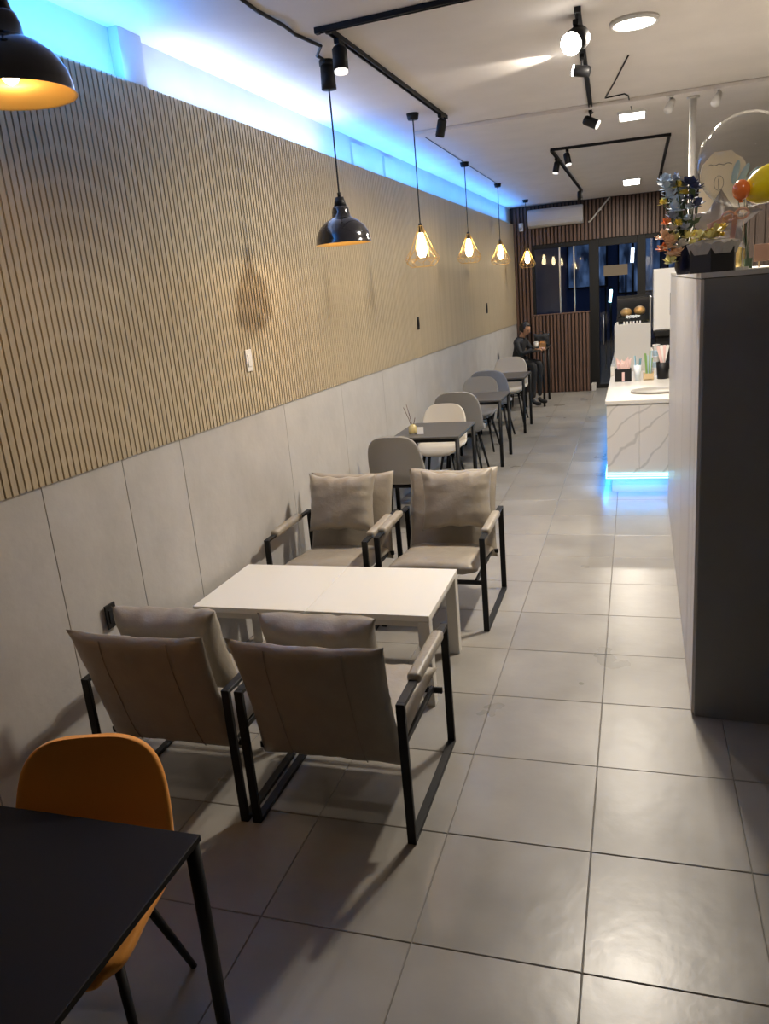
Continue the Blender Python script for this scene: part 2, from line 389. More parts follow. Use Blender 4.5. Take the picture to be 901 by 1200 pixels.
# window and door frames
YG = 17.06
w1 = struct(link('window_1', bx(-2.02, -.86, YG, YG + .012, .05, 2.94), M['facade_glass']))
def fr(x0_, x1_, z0_, z1_, parent, nm='window_frame'): return link(nm, bx(x0_, x1_, 16.99, 17.11, z0_, z1_, .004), M['frame'], parent)
fr(-2.08, -1.96, 0, 2.99, w1); fr(-1.96, -.87, 2.90, 2.99, w1); fr(-1.96, -.87, 0, .07, w1)
link('window_mullion', bx(-1.47, -1.44, 17.0, 17.1, .07, 2.9, .003), M['steel'], w1)
link('window_mullion', bx(-1.18, -1.155, 17.0, 17.1, .07, 2.9, .003), M['steel'], w1)
d1 = struct(link('door_1', bx(-.66, .04, YG, YG + .012, .08, 2.84), M['facade_glass']))
fr(-.87, -.68, 0, 2.99, d1, 'door_post'); fr(-.68, .06, 2.84, 2.99, d1, 'door_head'); fr(-.68, .06, 0, .08, d1, 'door_rail'); fr(.06, .22, 0, 2.99, d1, 'door_post')
bm = bmesh.new(); tube(bm, [(-.60, 16.94, .9), (-.60, 16.94, 1.5)], .014)
tube(bm, [(-.60, 16.94, 1.0), (-.60, 17.06, 1.0)], .009); tube(bm, [(-.60, 16.94, 1.4), (-.60, 17.06, 1.4)], .009)
link('door_handle', bm, M['steel'], d1, True)
w2 = struct(link('window_2', bx(.22, 1.35, YG, YG + .012, .05, 2.94), M['facade_glass']))
fr(1.27, 1.37, 0, 2.99, w2); fr(.22, 1.27, 2.90, 2.99, w2); fr(.22, 1.27, 0, .07, w2)

# ---- street outside
st = struct(link('street_ground', bx(-9, 9, 17.4, 34, -.14, -.02), M['asphalt']))
bd = struct(link('street_wall', bx(-9, 9, 30, 30.4, -.02, 7), M['street_wall']))
def lit(name, label, cat, x0_, x1_, y_, z0_, z1_, m_, group=None):
    t = thing(name, label, cat, ((x0_ + x1_) / 2, y_, z0_), 0, group); hw = (x1_ - x0_) / 2; h = z1_ - z0_
    link('pane', bx(-hw + .04, hw - .04, -.02, .0, .04, h - .04), m_, t)
    b_ = bmesh.new()
    for a in ((-hw, -hw + .05, 0, h), (hw - .05, hw, 0, h), (-hw + .05, hw - .05, 0, .05), (-hw + .05, hw - .05, h - .05, h)):
        box(b_, ((a[0] + a[1]) / 2, 0, (a[2] + a[3]) / 2), (a[1] - a[0], .06, a[3] - a[2]))
    link('window_frame', b_, M['frame'], t)
    return t
lit('shop_window', 'dim blue shop window across the street, seen through the left glass', 'window', -2.3, -.9, 29.95, 1.9, 3.6, M['street_win'])
lit('shop_window', 'dim blue shop window across the street, seen through the glass door', 'window', -.55, .9, 29.95, 1.6, 3.9, M['street_win'])
lit('shop_window', 'dim blue shop window across the street, seen right of the door post', 'window', 1.1, 2.9, 29.95, 1.2, 3.8, M['street_win'])
# small lit things outside the door
bm = bmesh.new(); tube(bm, [(-.575, 20.9, 1.62), (-.545, 20.9, 1.92)], .035)
o = thing('street_lamp', 'small cold blue-white tube lamp glowing outside the glass door', 'lamp', (0, 0, 0)); link('lamp_tube', bm, M['tube_cyan'], o)
bm = bmesh.new(); tube(bm, [(-.56, 21.0, -.02), (-.56, 21.0, 2.0)], .03); tube(bm, [(-.56, 21.0, 1.75), (-.56, 20.9, 1.75)], .015); link('lamp_post', bm, M['frame'], o, True)
o = thing('street_lamp', 'white vertical tube lamp at the top right of the glass door', 'lamp', (0, 0, 0))
bm = bmesh.new(); tube(bm, [(-.05, 20.9, 2.52), (-.03, 20.9, 2.86)], .04); link('lamp_tube', bm, M['tube_white'], o)
bm = bmesh.new(); tube(bm, [(-.03, 21.0, -.02), (-.03, 21.0, 3.0)], .03); tube(bm, [(-.03, 21.0, 2.7), (-.03, 20.9, 2.7)], .015); link('lamp_post', bm, M['frame'], o, True)
o = thing('sign_board', 'tan lit board on two posts seen through the glass door', 'sign', (-.43, 20.6, -.02))
link('board', bx(-.28, .28, -.02, .02, 2.27, 2.52, .01), M['sign_tan'], o)
for sx in (-.24, .24): link('post', bx(sx - .02, sx + .02, -.015, .015, 0, 2.27), M['frame'], o)

# ============================================================ half-height slatted divider
dv = thing('slatted_divider', 'half-height brown wooden slatted divider under the back window', 'divider', (-1.43, 16.62, 0))
hw = .575
link('panel', bx(-hw, hw, .02, .12, 0, 1.585), M['brown_back'], dv)
link('top_rail', bx(-hw - .01, hw + .01, -.03, .13, 1.585, 1.61, .004), M['brown_slat'], dv)
o0 = None; x = -hw + .03
while x < hw - .01:
    if o0 is None: b_ = bmesh.new(); box(b_, (0, 0, .795), (.045, .04, 1.58), .003, seg=1); o0 = link('slat', b_, M['brown_slat'], dv); o = o0
    else: o = o0.copy(); C.objects.link(o)
    o.location = (x, 0, 0); x += .072
kb = thing('door_step', 'low pale grey stone step beside the glass door', 'step', (-.79, 16.72, 0))
link('step_block', bx(-.045, .045, -.1, .16, 0, .14, .008), M['grey_plastic'], kb)

# ============================================================ air conditioner
ac = thing('air_conditioner', 'white split air conditioner high on the brown slatted back wall', 'air conditioner', (-1.50, 16.94, 3.31))
bm = bmesh.new(); W = .54
prof = [(0, 0), (-.10, .0), (-.19, .05), (-.22, .12), (-.22, .30), (-.19, .345), (0, .345)]
L_ = [[bm.verts.new((sx * W, p[0], p[1])) for p in prof] for sx in (-1, 1)]
bm.faces.new(L_[0]); bm.faces.new(L_[1][::-1])
for i in range(len(prof)):
    j = (i + 1) % len(prof); bm.faces.new((L_[0][i], L_[0][j], L_[1][j], L_[1][i]))
bmesh.ops.bevel(bm, geom=bm.edges[:], offset=.01, segments=2, affect='EDGES')
link('casing', bm, M['acplastic'], ac)
bm = bmesh.new(); box(bm, (0, -.158, .028), (.98, .06, .006), 0, rotx(-.5)); link('louvre', bm, M['grey_plastic'], ac)
link('front_seam', bx(-.53, .53, -.224, -.219, .125, .13), M['grey_plastic'], ac)

pp = thing('drain_pipe', 'pale diagonal pipe beside the air conditioner rising to the ceiling', 'pipe', (-.62, 16.90, 3.30))
bm = bmesh.new(); tube(bm, [(-.25, 0, .02), (-.21, 0, .03), (.16, 0, .43), (.16, 0, .45)], .016, 10); link('pipe_run', bm, M['grey_plastic'], pp, True)
for q in (.0,): 
    bm = bmesh.new(); box(bm, (-.02, .02, .23), (.05, .05, .03), .003); link('pipe_clip', bm, M['grey_plastic'], pp)
sn = thing('wall_sensor', 'small white fixture high on the brown slats at the left back corner', 'sensor', (-2.20, 16.93, 3.36))
bm = bmesh.new(); box(bm, (0, -.01, 0), (.09, .04, .16), .012); link('cover', bm, M['white_plastic'], sn)
bm = bmesh.new(); ellipsoid(bm, (0, -.035, -.03), (.03, .02, .03), 14, 8); link('lens', bm, M['grey_plastic'], sn, True)

# ============================================================ big grey cabinet block
pc = thing('storage_unit', 'tall dark grey unit with pale panelled side facing the aisle', 'cabinet', (0, 0, 0))
bm = bmesh.new()
A = [(.300, 3.885), (1.9, 3.72), (1.9, 8.05), (.340, 8.05)]
lo = [bm.verts.new((x, y, 0)) for x, y in A]; hi = [bm.verts.new((x, y, 2.205)) for x, y in A]
bm.faces.new(lo[::-1]); bm.faces.new(hi)
for i in range(4): bm.faces.new((lo[i], lo[(i + 1) % 4], hi[(i + 1) % 4], hi[i]))
bmesh.ops.bevel(bm, geom=bm.edges[:], offset=.004, segments=1, affect='EDGES')
link('body', bm, M['part_grey'], pc)
bm = bmesh.new()
lo = [bm.verts.new((x, y, 2.205)) for x, y in ((.285, 3.883), (1.9, 3.718), (1.9, 8.05), (.325, 8.05))]; hi = [bm.verts.new((v.co.x, v.co.y, 2.228)) for v in lo]
bm.faces.new(lo[::-1]); bm.faces.new(hi)
for i in range(4): bm.faces.new((lo[i], lo[(i + 1) % 4], hi[(i + 1) % 4], hi[i]))
link('top_board', bm, M['grey_plastic'], pc)
ys = [3.885, 4.10, 4.42, 4.50, 5.4, 6.5, 8.05]
for a, b in zip(ys[:-1], ys[1:]):
    xa = .300 + (a - 3.885) * .0096; xb = .300 + (b - 3.885) * .0096
    bm = bmesh.new()
    lo = [bm.verts.new(p) for p in ((xa - .014, a + .004, .02), (xb - .014, b - .004, .02), (xb, b - .004, .02), (xa, a + .004, .02))]
    hi = [bm.verts.new((v.co.x, v.co.y, 2.2)) for v in lo]; bm.faces.new(lo[::-1]); bm.faces.new(hi)
    for i in range(4): bm.faces.new((lo[i], lo[(i + 1) % 4], hi[(i + 1) % 4], hi[i]))
    link('side_panel', bm, M['part_side'], pc)
# ============================================================ pole
pl = thing('ceiling_pole', 'white vertical pole rising to the ceiling beam behind the flowers', 'pole', (.50, 8.12, 0))
bm = bmesh.new(); tube(bm, [(0, 0, 0), (0, 0, 3.70)], .03, 14); link('pole_tube', bm, M['white_paint_pipe'], pl, True)
bm = bmesh.new(); tube(bm, [(0, 0, 3.70), (0, 0, 3.715)], .055, 16); link('pole_flange', bm, M['white_paint_pipe'], pl, True)

# ============================================================ counter
ct = thing('service_counter', 'white marble service counter with blue light strip along its foot', 'counter', (0, 0, 0))
CX0, CX1, CY0, CY1 = -.275, .70, 8.42, 14.4
link('plinth', bx(CX0 + .05, CX1, CY0 + .05, CY1 - .03, 0, .165), M['part_side'], ct)
for a, b in ((CX0, .05), (.054, .36), (.364, CX1)):
    link('front_panel', bx(a, b, CY0, CY0 + .02, .185, .955, .002), M['marble'], ct)
yy = CY0 + .022
while yy < CY1 - .1:
    link('side_panel', bx(CX0, CX0 + .02, yy, min(yy + 1.19, CY1), .185, .955, .002), M['marble'], ct); yy += 1.194
link('carcass', bx(CX0 + .02, CX1, CY0 + .02, CY1, .165, .955), M['white_plastic'], ct)
link('worktop', bx(CX0 - .015, CX1, CY0 - .02, CY1, .956, 1.0, .006), M['stone_top'], ct)
for z_ in (.166, .190, .213):
    bm = bmesh.new(); h = .006
    pts = [(CX0 - .012, CY1, z_), (CX0 - .012, CY0 - .012, z_), (CX1, CY0 - .012, z_)]
    tube(bm, [(CX0 - .01, CY1, z_), (CX0 - .01, CY0 - .01, z_)], .006, 6); tube(bm, [(CX0 - .01, CY0 - .01, z_), (CX1, CY0 - .01, z_)], .006, 6)
    link('led_strip', bm, M['led_cyan'], ct)
link('raised_ledge', bx(CX0 - .015, CX0 + .03, 10.55, CY1, 1.0, 1.12, .006), M['stone_top'], ct)
# tray
tr = thing('serving_tray', 'flat grey oval tray at the front of the marble counter', 'tray', (.22, 8.95, 1.0))
bm = bmesh.new(); lathe(bm, [(0, .004), (.23, .004), (.25, .022), (.262, .022), (.245, 0), (0, 0)], 32)
for v in bm.verts: v.co.y *= .8
link('tray_dish', bm, mat('grey_tray', (.33, .31, .28), .4), tr, True)
# black tissue box with pink paper
bxs = thing('black_box', 'black open box stuffed with pale pink paper on the counter', 'box', (-.125, 10.0, 1.0))
bm = bmesh.new()
for a in ((-.095, -.085, -.08, .08), (.085, .095, -.08, .08), (-.085, .085, -.08, -.07), (-.085, .085, .07, .08)):
    box(bm, ((a[0] + a[1]) / 2, (a[2] + a[3]) / 2, .075), (a[1] - a[0], a[3] - a[2], .15))
box(bm, (0, 0, .005), (.17, .14, .01)); link('box_body', bm, M['black'], bxs)
pink = mat('pale_pink_paper', (.72, .50, .47), .7)
for i in range(7):
    bm = bmesh.new(); a = i * .9; cx_ = .045 * math.cos(a); cy_ = .035 * math.sin(a)
    vs = [bm.verts.new((cx_ + dx, cy_ + dy, z_)) for dx, dy, z_ in ((-.01, 0, .02), (.01, 0, .02), (.04, .015, .20), (.05 * math.cos(a), .03, .27 + .02 * math.sin(i * 2)), (-.035, -.01, .21))]
    bm.faces.new(vs); ob = link('paper_sheet', bm, pink, bxs); sm = ob.modifiers.new('s', 'SOLIDIFY'); sm.thickness = .012
bm = bmesh.new(); box(bm, (0, -.088, .06), (.03, .01, .11), .003); link('ribbon', bm, pink, bxs)
# cups and straws
def cup(nm, label, cat, loc, col, h, rt, rb, straws, parts_name='straw'):
    t = thing(nm, label, cat, loc)
    bm = bmesh.new(); lathe(bm, [(0, 0), (rb, 0), (rt, h), (rt - .004, h), (rb - .004, .004), (0, .004)], 20); link('cup_body', bm, mat(nm + '_body', col, .35), t, True)
    for i, (c_, hh) in enumerate(straws):
        a = 2.4 * i; bm = bmesh.new(); tube(bm, [(.012 * math.cos(a), .012 * math.sin(a), .01), (rt * .9 * math.cos(a), rt * .9 * math.sin(a), hh)], .006, 6)
        link(parts_name, bm, c_, t)
    return t
teal = mat('teal_plastic', (.08, .28, .36), .4); pale = mat('pale_blue_plastic', (.45, .60, .70), .4); green = mat('green_plastic', (.22, .38, .12), .5); wood = mat('pale_wood', (.55, .40, .22), .6)
cup('tall_cup', 'tall white cup holding teal straws beside the black box', 'cup', (.04, 9.95, 1.0), (.66, .72, .76), .19, .045, .028, [(teal, .27), (teal, .30), (pale, .28), (teal, .26), (pale, .3)])
# wooden holder
t = thing('wooden_holder', 'low wooden holder with green and pale blue sticks on the counter', 'holder', (.165, 10.0, 1.0))
bm = bmesh.new()
for sx in (-.055, .055): box(bm, (sx, 0, .05), (.012, .10, .10), .002)
box(bm, (0, -.045, .04), (.1, .01, .08), .002); box(bm, (0, .045, .04), (.1, .01, .08), .002); box(bm, (0, 0, .006), (.1, .1, .012))
link('holder_body', bm, wood, t)
for i in range(9):
    a = 1.7 * i; bm = bmesh.new(); tube(bm, [(.02 * math.cos(a), .02 * math.sin(a), .01), (.045 * math.cos(a), .03 * math.sin(a), .26 + .03 * (i % 4))], .008, 6)
    link('stick', bm, (green, pale, green)[i % 3], t)
t = thing('cutlery_pot', 'black pot with pale pink napkins next to the grey unit', 'pot', (.33, 10.05, 1.0))
bm = bmesh.new(); lathe(bm, [(0, 0), (.065, 0), (.075, .2), (.07, .2), (.06, .005), (0, .005)], 20); link('pot_body', bm, M['black'], t, True)
for i in range(4):
    bm = bmesh.new(); box(bm, (.02 * (i - 1.5), .01 * i - .02, .27), (.035, .01, .26), .003, roty(.15 * (i - 1.5))); link('napkin', bm, (pink, M['white_plastic'])[i % 2], t)
t = thing('paper_cup_stack', 'pale stack of blue-tinted cups behind the wooden holder', 'cups', (.26, 10.32, 1.0))
for i in range(5):
    bm = bmesh.new(); lathe(bm, [(.035, 0), (.045, .10), (.049, .105), (.045, .11), (.033, .005)], 18, (0, 0, .07 * i)); link('paper_cup', bm, pale if i % 2 else M['white_plastic'], t, True)
# pastry display
pd = thing('pastry_display', 'white pastry display case with dark glass hood holding two loaves', 'display case', (-.02, 11.0, 1.0))
link('case_body', bx(-.23, .23, -.02, .5, 0, .62, .008), M['grey_plastic'], pd)
for i in range(7): link('tag_card', bx(-.2 + i * .04 + (.09 if i else 0) * .5, -.18 + i * .04 + (.09 if i else 0) * .5, -.015, -.01, .62, .655), M['white_plastic'], pd)
bm = bmesh.new(); n = 14; prof = [(.5, .62)] + [(.5 - .5 * (1 - math.cos(a * PI / 2 / n)) * 0 - .48 * math.sin(a * PI / 2 / n) * 0, 0) for a in range(0)]
arc = [(.5, .62), (.5, .95)] + [(.5 - .48 * math.sin(k * PI / 2 / n), .62 + .33 * math.cos(k * PI / 2 / n)) for k in range(1, n)] + [(.02, .62)]
sides = [[bm.verts.new((sx, p[0], p[1])) for p in arc] for sx in (-.2, .22)]
for i in range(1, len(arc) - 1): bm.faces.new((sides[0][i], sides[0][i + 1], sides[1][i + 1], sides[1][i]))
bm.faces.new(sides[0]); bm.faces.new(sides[1][::-1])
link('glass_hood', bm, M['facade_glass'], pd)
link('hood_back', bx(-.2, .22, .5, .515, .62, .97), M['black'], pd); link('hood_frame', bx(.215, .235, -.0, .5, .62, .95, .003), M['steel'], pd)
link('shelf', bx(-.2, .2, .05, .49, .625, .635), M['black'], pd)
for i, lab in enumerate(('left golden loaf inside the pastry display hood', 'right golden loaf inside the pastry display hood')):
    bm = bmesh.new(); ellipsoid(bm, (0, 0, .06), (.075, .13, .06)); 
    for v in bm.verts: v.co.z = max(v.co.z, 0.0)
    o = link('bread_loaf', bm, mat('baked_crust', (.72, .40, .13), .5, noise=.25, nscale=14), None, True); o.location = (-.10 + .17 * i, 11.2, 1.70 + .015 * i); tag(o, lab, 'bread', 'loaves in the pastry display')
    link('loaf_tray', bx(-.02 - .08 + .17 * i - .075, -.02 - .08 + .17 * i + .085, .08, .32, .635, .70 + .015 * i), M['black'], pd)
# tall white cabinet behind counter
tc = thing('white_cabinet', 'tall white cabinet on a dark base between the display case and grey unit', 'cabinet', (.47, 11.0, 1.0))
link('dark_base', bx(-.20, .22, .02, .5, 0, .50, .006), M['black'], tc)
link('base_shelf', bx(-.22, .23, -.06, .5, .44, .505, .004), M['frame'], tc)
link('upper_body', bx(-.23, .23, 0, .5, .506, 1.285, .006), M['white_plastic'], tc)
link('door', bx(-.225, .225, -.018, 0, .52, 1.27, .004), M['white_plastic'], tc)
link('handle', bx(-.03, -.01, -.045, -.018, .7, .98, .005), M['black'], tc)

# ============================================================ wall plates
def plate(nm, label, yw, z, m_, w_=.085, h_=.13, group=None, rocker=True):
    t = thing(nm, label, 'switch' if 'switch' in nm else 'socket', (wx(yw) + .0, yw, z), WROT, group)
    link('cover_plate', bx(.001, .012, -w_ / 2, w_ / 2, -h_ / 2, h_ / 2, .003), m_, t)
    if rocker: link('rocker', bx(.012, .017, -w_ * .3, w_ * .3, -h_ * .28, h_ * .28, .002), m_, t)
    return t
plate('wall_switch', 'white switch plate on the tan slats left of the pendants', 4.98, 1.90, M['white_plastic'], .085, .15)
plate('wall_switch', 'small dark switch plate on the slats below the first caged pendant', 9.35, 1.90, M['frame'], .07, .15)
plate('wall_switch', 'small dark switch plate on the slats near the far end', 13.7, 1.90, M['frame'], .09, .17)
plate('wall_socket', 'black wall socket low behind the near left armchair', 3.13, .77, M['black'], .08, .13)
plate('wall_socket', 'black wall socket low behind the far left armchair', 5.82, .75, M['black'], .08, .13)

# ============================================================ armchairs
def arm_chair(label, x, y, rz, seed, px=0):
    """origin at floor centre; front is +Y before rotation"""
    t = thing('lounge_armchair', label, 'armchair', (x, y, 0), rz, 'leather lounge armchairs around the white table')
    HW, F, Bk, AZ = .366, .39, -.39, .665
    t_ = .014
    for sx in (-1, 1):
        bm = bmesh.new(); X = sx * HW
        box(bm, (X, F, AZ / 2), (.038, .022, AZ), .002, seg=1)
        box(bm, (X, Bk, AZ / 2), (.038, .022, AZ), .002, seg=1)
        box(bm, (X, 0, AZ - .008), (.038, F - Bk - .016, .018), .002, seg=1)
        box(bm, (X, 0, .009), (.038, F - Bk - .016, .020), .002, seg=1)
        link('side_frame', bm, M['black'], t)
        bm = bmesh.new(); box(bm, (X, .04, AZ + .003), (.062, .46, .050), .018, seg=3)
        link('arm_pad', bm, M['leather'], t, True)
    bm = bmesh.new()
    box(bm, (0, F - .06, .33), (2 * HW - .03, .016, .03), .002, seg=1); box(bm, (0, Bk + .10, .345), (2 * HW - .03, .016, .03), .002, seg=1)
    bar(bm, (-.30, F - .06, .34), (-.30, Bk + .10, .345), .016, .03); bar(bm, (.30, F - .06, .34), (.30, Bk + .10, .345), .016, .03)
    link('cross_frame', bm, M['black'], t)
    # seat pad, tilted back
    bm = bmesh.new(); cushion(bm, .645, .70, .13, Matrix.Translation((0, .03, .395)) @ rotx(.10), 28, 24, .0028, seed, .02)
    link('seat', bm, M['leather'], t, True)
    # reclined back slab
    th = math.radians(16)
    mt = Matrix.Translation((0, -.375, .625)) @ rotx(PI / 2 + th)
    bm = bmesh.new(); cushion(bm, .69, .68, .10, mt, 28, 24, .0025, seed + 3, .02)
    bk = link('backrest', bm, M['leather'], t, True)
    # seams down the back
    for xx in (-.17, .17):
        bm = bmesh.new(); pts = []
        for k in range(15):
            v = -.93 + 1.86 * k / 14; bu = (1 - abs(xx / .33) ** 4) ** .5 * (1 - abs(v) ** 4) ** .5
            pts.append(mt @ Vector((xx, v * .33, .05 * bu + .001)))
        tube(bm, pts, .0025, 6); link('seam', bm, M['leather_d'], bk)
    # loose pillow leaning on the back
    mt2 = Matrix.Translation((px, -.215, .765)) @ rotx(PI / 2 + th - .02) @ rotz(.35 * px)
    bm = bmesh.new(); cushion(bm, .54, .45, .20, mt2, 44, 34, .0042, seed + 9, .05, .13)
    link('pillow', bm, M['leather'], t, True)
    return t
arm_chair('taupe leather armchair in front seen from behind, nearest the aisle', -1.265, 3.05, 0, 1, -.02)
arm_chair('taupe leather armchair in front seen from behind, against the wall', -2.06, 3.05, .0, 5, .03)
arm_chair('taupe leather armchair facing the camera beyond the white table, aisle side', -1.32, 5.19, PI, 11, -.075)
arm_chair('taupe leather armchair facing the camera beyond the white table, wall side', -2.11, 5.10, PI, 17, .01)

# ============================================================ white low table
wt = thing('coffee_table', 'ivory white rectangular low table with square legs between the armchairs', 'table', (-1.80, 4.14, 0))
hw, hd, TZ = .735, .37, .555
for a, b in ((-hw, -.0012), (.0012, hw)):
    link('top_panel', bx(a, b, -hd, hd, TZ - .035, TZ, .003), M['white_lam'], wt)
for sx in (-1, 1):
    for sy in (-1, 1):
        cx_, cy_ = sx * (hw - .036), sy * (hd - .036)
        link('leg', bx(cx_ - .034, cx_ + .034, cy_ - .034, cy_ + .034, 0, TZ - .036, .003), M['white_leg'], wt)
for sy in (-1, 1): link('apron', bx(-hw + .07, hw - .07, sy * (hd - .03) - .01, sy * (hd - .03) + .01, TZ - .075, TZ - .036), M['white_leg'], wt)
for sx in (-1, 1): link('apron', bx(sx * (hw - .03) - .01, sx * (hw - .03) + .01, -hd + .07, hd - .07, TZ - .075, TZ - .036), M['white_leg'], wt)
link('latch', bx(-.045, .03, -hd - .006, -hd + .01, TZ - .045, TZ - .008, .003), M['grey_plastic'], wt)

# ============================================================ dining tables
def dining_table(label, x0_, x1_, y0_, y1_, z, top, leg=.038, group=None):
    t = thing('dining_table', label, 'table', ((x0_ + x1_) / 2, (y0_ + y1_) / 2, 0), 0, group)
    a, b = (x1_ - x0_) / 2, (y1_ - y0_) / 2
    link('tabletop', bx(-a, a, -b, b, z - .022, z, .004), top, t)
    link('under_frame', bx(-a + .035, a - .035, -b + .035, b - .035, z - .06, z - .0225, .002), M['black'], t)
    for sx in (-1, 1):
        for sy in (-1, 1):
            cx_, cy_ = sx * (a - .022), sy * (b - .022); bm = bmesh.new()
            tube(bm, [(cx_, cy_, 0), (cx_, cy_, z - .0225)], leg / 2, 14); link('leg', bm, M['black'], t, True)
    return t
dining_table('black dining table in the near left corner of the view', -2.44, -1.245, .98, 1.70, .74, M['black_top'], .045)
G3 = 'dark dining tables along the slatted wall'
dining_table('dark dining table behind the armchairs with small vase', -2.37, -1.66, 7.46, 8.34, .85, M['dark_top'], .045, G3)
dining_table('middle dark dining table by the wall, second beyond the armchairs', -2.34, -1.60, 9.75, 10.55, .87, M['dark_top'], .045, G3)
dining_table('farthest dark dining table by the wall, just before the person', -2.34, -1.60, 12.05, 12.9, .87, M['dark_top'], .045, G3)

# ============================================================ shell chairs
def shell_mesh(bm, W=.49, top=.87, n=3.6):
    prof = [(.235, .415), (.225, .44), (.19, .452), (.10, .447), (0, .440), (-.09, .438), (-.155, .445), (-.20, .468), (-.228, .51), (-.245, .57), (-.26, .64), (-.275, .71), (-.288, .77)]
    # refine
    P_ = []
    for i in range(len(prof) - 1):
        for k in range(2):
            t = k / 2; P_.append((prof[i][0] * (1 - t) + prof[i + 1][0] * t, prof[i][1] * (1 - t) + prof[i + 1][1] * t))
    P_.append(prof[-1])
    zt_, yt_ = top, prof[-1][0] - (top - prof[-1][1]) * .22
    k0 = P_[-1]
    for t in (.2, .38, .54, .67, .78, .86, .92, .955, .98, .992, .998): P_.append((k0[0] + (yt_ - k0[0]) * t, k0[1] + (zt_ - k0[1]) * t))
    N = 22; rows = []
    zs = .63
    for idx, (y_, z_) in enumerate(P_):
        s = idx / (len(P_) - 1)
        if z_ < .5: hwid = W / 2 * (.84 + .16 * min(1, max(0, (.24 - y_) / .30)))
        else:
            hwid = W / 2 * (1.0 - .04 * (z_ - .5) / .3)
        if z_ > zs:
            q = (z_ - zs) / (zt_ - zs); hwid *= max(0.0, 1 - q ** n) ** (1 / n) * (1 - .06 * q) if q < 1 else .18
            hwid = max(hwid, W / 2 * .15)
        if y_ > .17: hwid *= (1 - .28 * ((y_ - .17) / .065) ** 2)
        row = []; kk = min(1, hwid / (W / 2)) ** 2
        for i in range(N + 1):
            u = -1 + 2 * i / N
            if z_ < .47: dy, dz = 0, .055 * abs(u) ** 3 * min(1, max(.25, (.24 - y_) / .2))
            else: dy, dz = kk * .055 * abs(u) ** 2.2 * max(.3, 1 - (z_ - .47) / .5), 0
            row.append(bm.verts.new((u * hwid, y_ + dy, z_ + dz)))
        rows.append(row)
    for a, b in zip(rows[:-1], rows[1:]):
        for i in range(N): bm.faces.new((a[i], a[i + 1], b[i + 1], b[i]))
def shell_chair(nm, label, fabric, loc, rz, scale=1, group=None, W=.49, top=.84):
    t = thing(nm, label, 'chair', loc, rz, group, scale)
    bm = bmesh.new(); shell_mesh(bm, W, top)
    o = link('seat_shell', bm, fabric, t, True); sm = o.modifiers.new('thick', 'SOLIDIFY'); sm.thickness = .03; sm.offset = 0
    sm = o.modifiers.new('bev', 'SUBSURF'); sm.levels = 1; sm.render_levels = 1
    bm = bmesh.new(); box(bm, (0, -.01, .405), (.20, .24, .014), .003); 
    for sx in (-1, 1): tube(bm, [(sx * .11, .13, .405), (sx * .11, -.15, .405)], .011, 8)
    tube(bm, [(-.17, .10, .402), (.17, .10, .402)], .011, 8); tube(bm, [(-.17, -.12, .402), (.17, -.12, .402)], .011, 8)
    link('under_frame', bm, M['black'], t)
    for sx in (-1, 1):
        for sy in (-1, 1):
            bm = bmesh.new(); tube(bm, [(sx * .15, .10 if sy > 0 else -.12, .402), (sx * .225, .215 if sy > 0 else -.245, 0)], .013, 10, radii=[.016, .011])
            link('leg', bm, M['black'], t, True)
    return t
def recolor(t, m_):
    for c_ in t.children:
        if c_.name.startswith('seat_shell'):
            c_.data = c_.data.copy(); c_.data.materials[0] = m_
oc = shell_chair('dining_chair', 'orange upholstered shell chair pushed in at the near black table', M['orange'], (-1.66, 1.57, 0), PI - math.radians(-16), 1.05, 'orange shell chairs at the near black table', .52, .87)
o = copy_tree(oc); o.location = (-2.36, 1.53, 0); o.rotation_euler[2] = PI; o['label'] = 'second orange shell chair at the left frame edge, by the wall'
SC = 1.12; gg = 'upholstered shell chairs at the wall tables'
gc = shell_chair('dining_chair', 'dark grey shell chair with its back right behind the armchairs', M['grey_fab'], (-2.16, 7.16, 0), 0, SC, gg, .50, .88)
# spec: x, y, rot, material, label
for x, y, rz, m_, sc_, lab in (
    (-2.14, 8.62, PI, 'cream_fab', 1.1, 'cream shell chair facing the camera behind the table with the vase'),
    (-2.06, 9.50, .05, 'grey_fab', 1.22, 'mid grey shell chair seen from behind, at the middle dark table'),
    (-2.14, 10.95, PI, 'grey_fab', 1.14, 'small grey shell chair facing the camera beyond the middle table'),
    (-2.05, 11.75, 0, 'blue_fab', 1.22, 'blue-grey shell chair seen from behind, at the farthest dark table'),
    (-2.03, 13.25, PI, 'cream_fab', 1.2, 'pale shell chair facing the camera just before the person')):
    o = copy_tree(gc); o.location = (x, y, 0); o.rotation_euler[2] = rz; o.scale = (sc_,) * 3; o['label'] = lab; recolor(o, M[m_])

# vase on the first wall table
vs_ = thing('reed_vase', 'small amber glass vase with thin twigs on the dark table', 'vase', (-2.20, 7.72, .85))
bm = bmesh.new(); lathe(bm, [(0, 0), (.042, 0), (.045, .01), (.045, .065), (.03, .082), (.022, .095), (.019, .095), (.026, .08), (.041, .06), (.041, .008), (0, .006)], 20)
link('vase_body', bm, mat('amber_vase', (.58, .47, .22), .2, coat=.5), vs_, True)
for i, (dx, dy, h) in enumerate(((-.09, .02, .27), (-.05, .0, .30), (-.02, -.03, .22), (.03, .01, .16))):
    bm = bmesh.new(); tube(bm, [(0, 0, .02), (dx * .4, dy * .4, h * .55), (dx, dy, h)], .0035, 5); link('twig', bm, M['brown_slat'], vs_)
cd = tag(link('table_card', bx(-.035, .035, -.004, .004, 0, .075, .001), M['white_plastic']), 'small white card beside the amber vase', 'card'); cd.location = (-2.10, 7.64, .85); cd.rotation_euler = (-.12, 0, .1); cd.location.z = .851

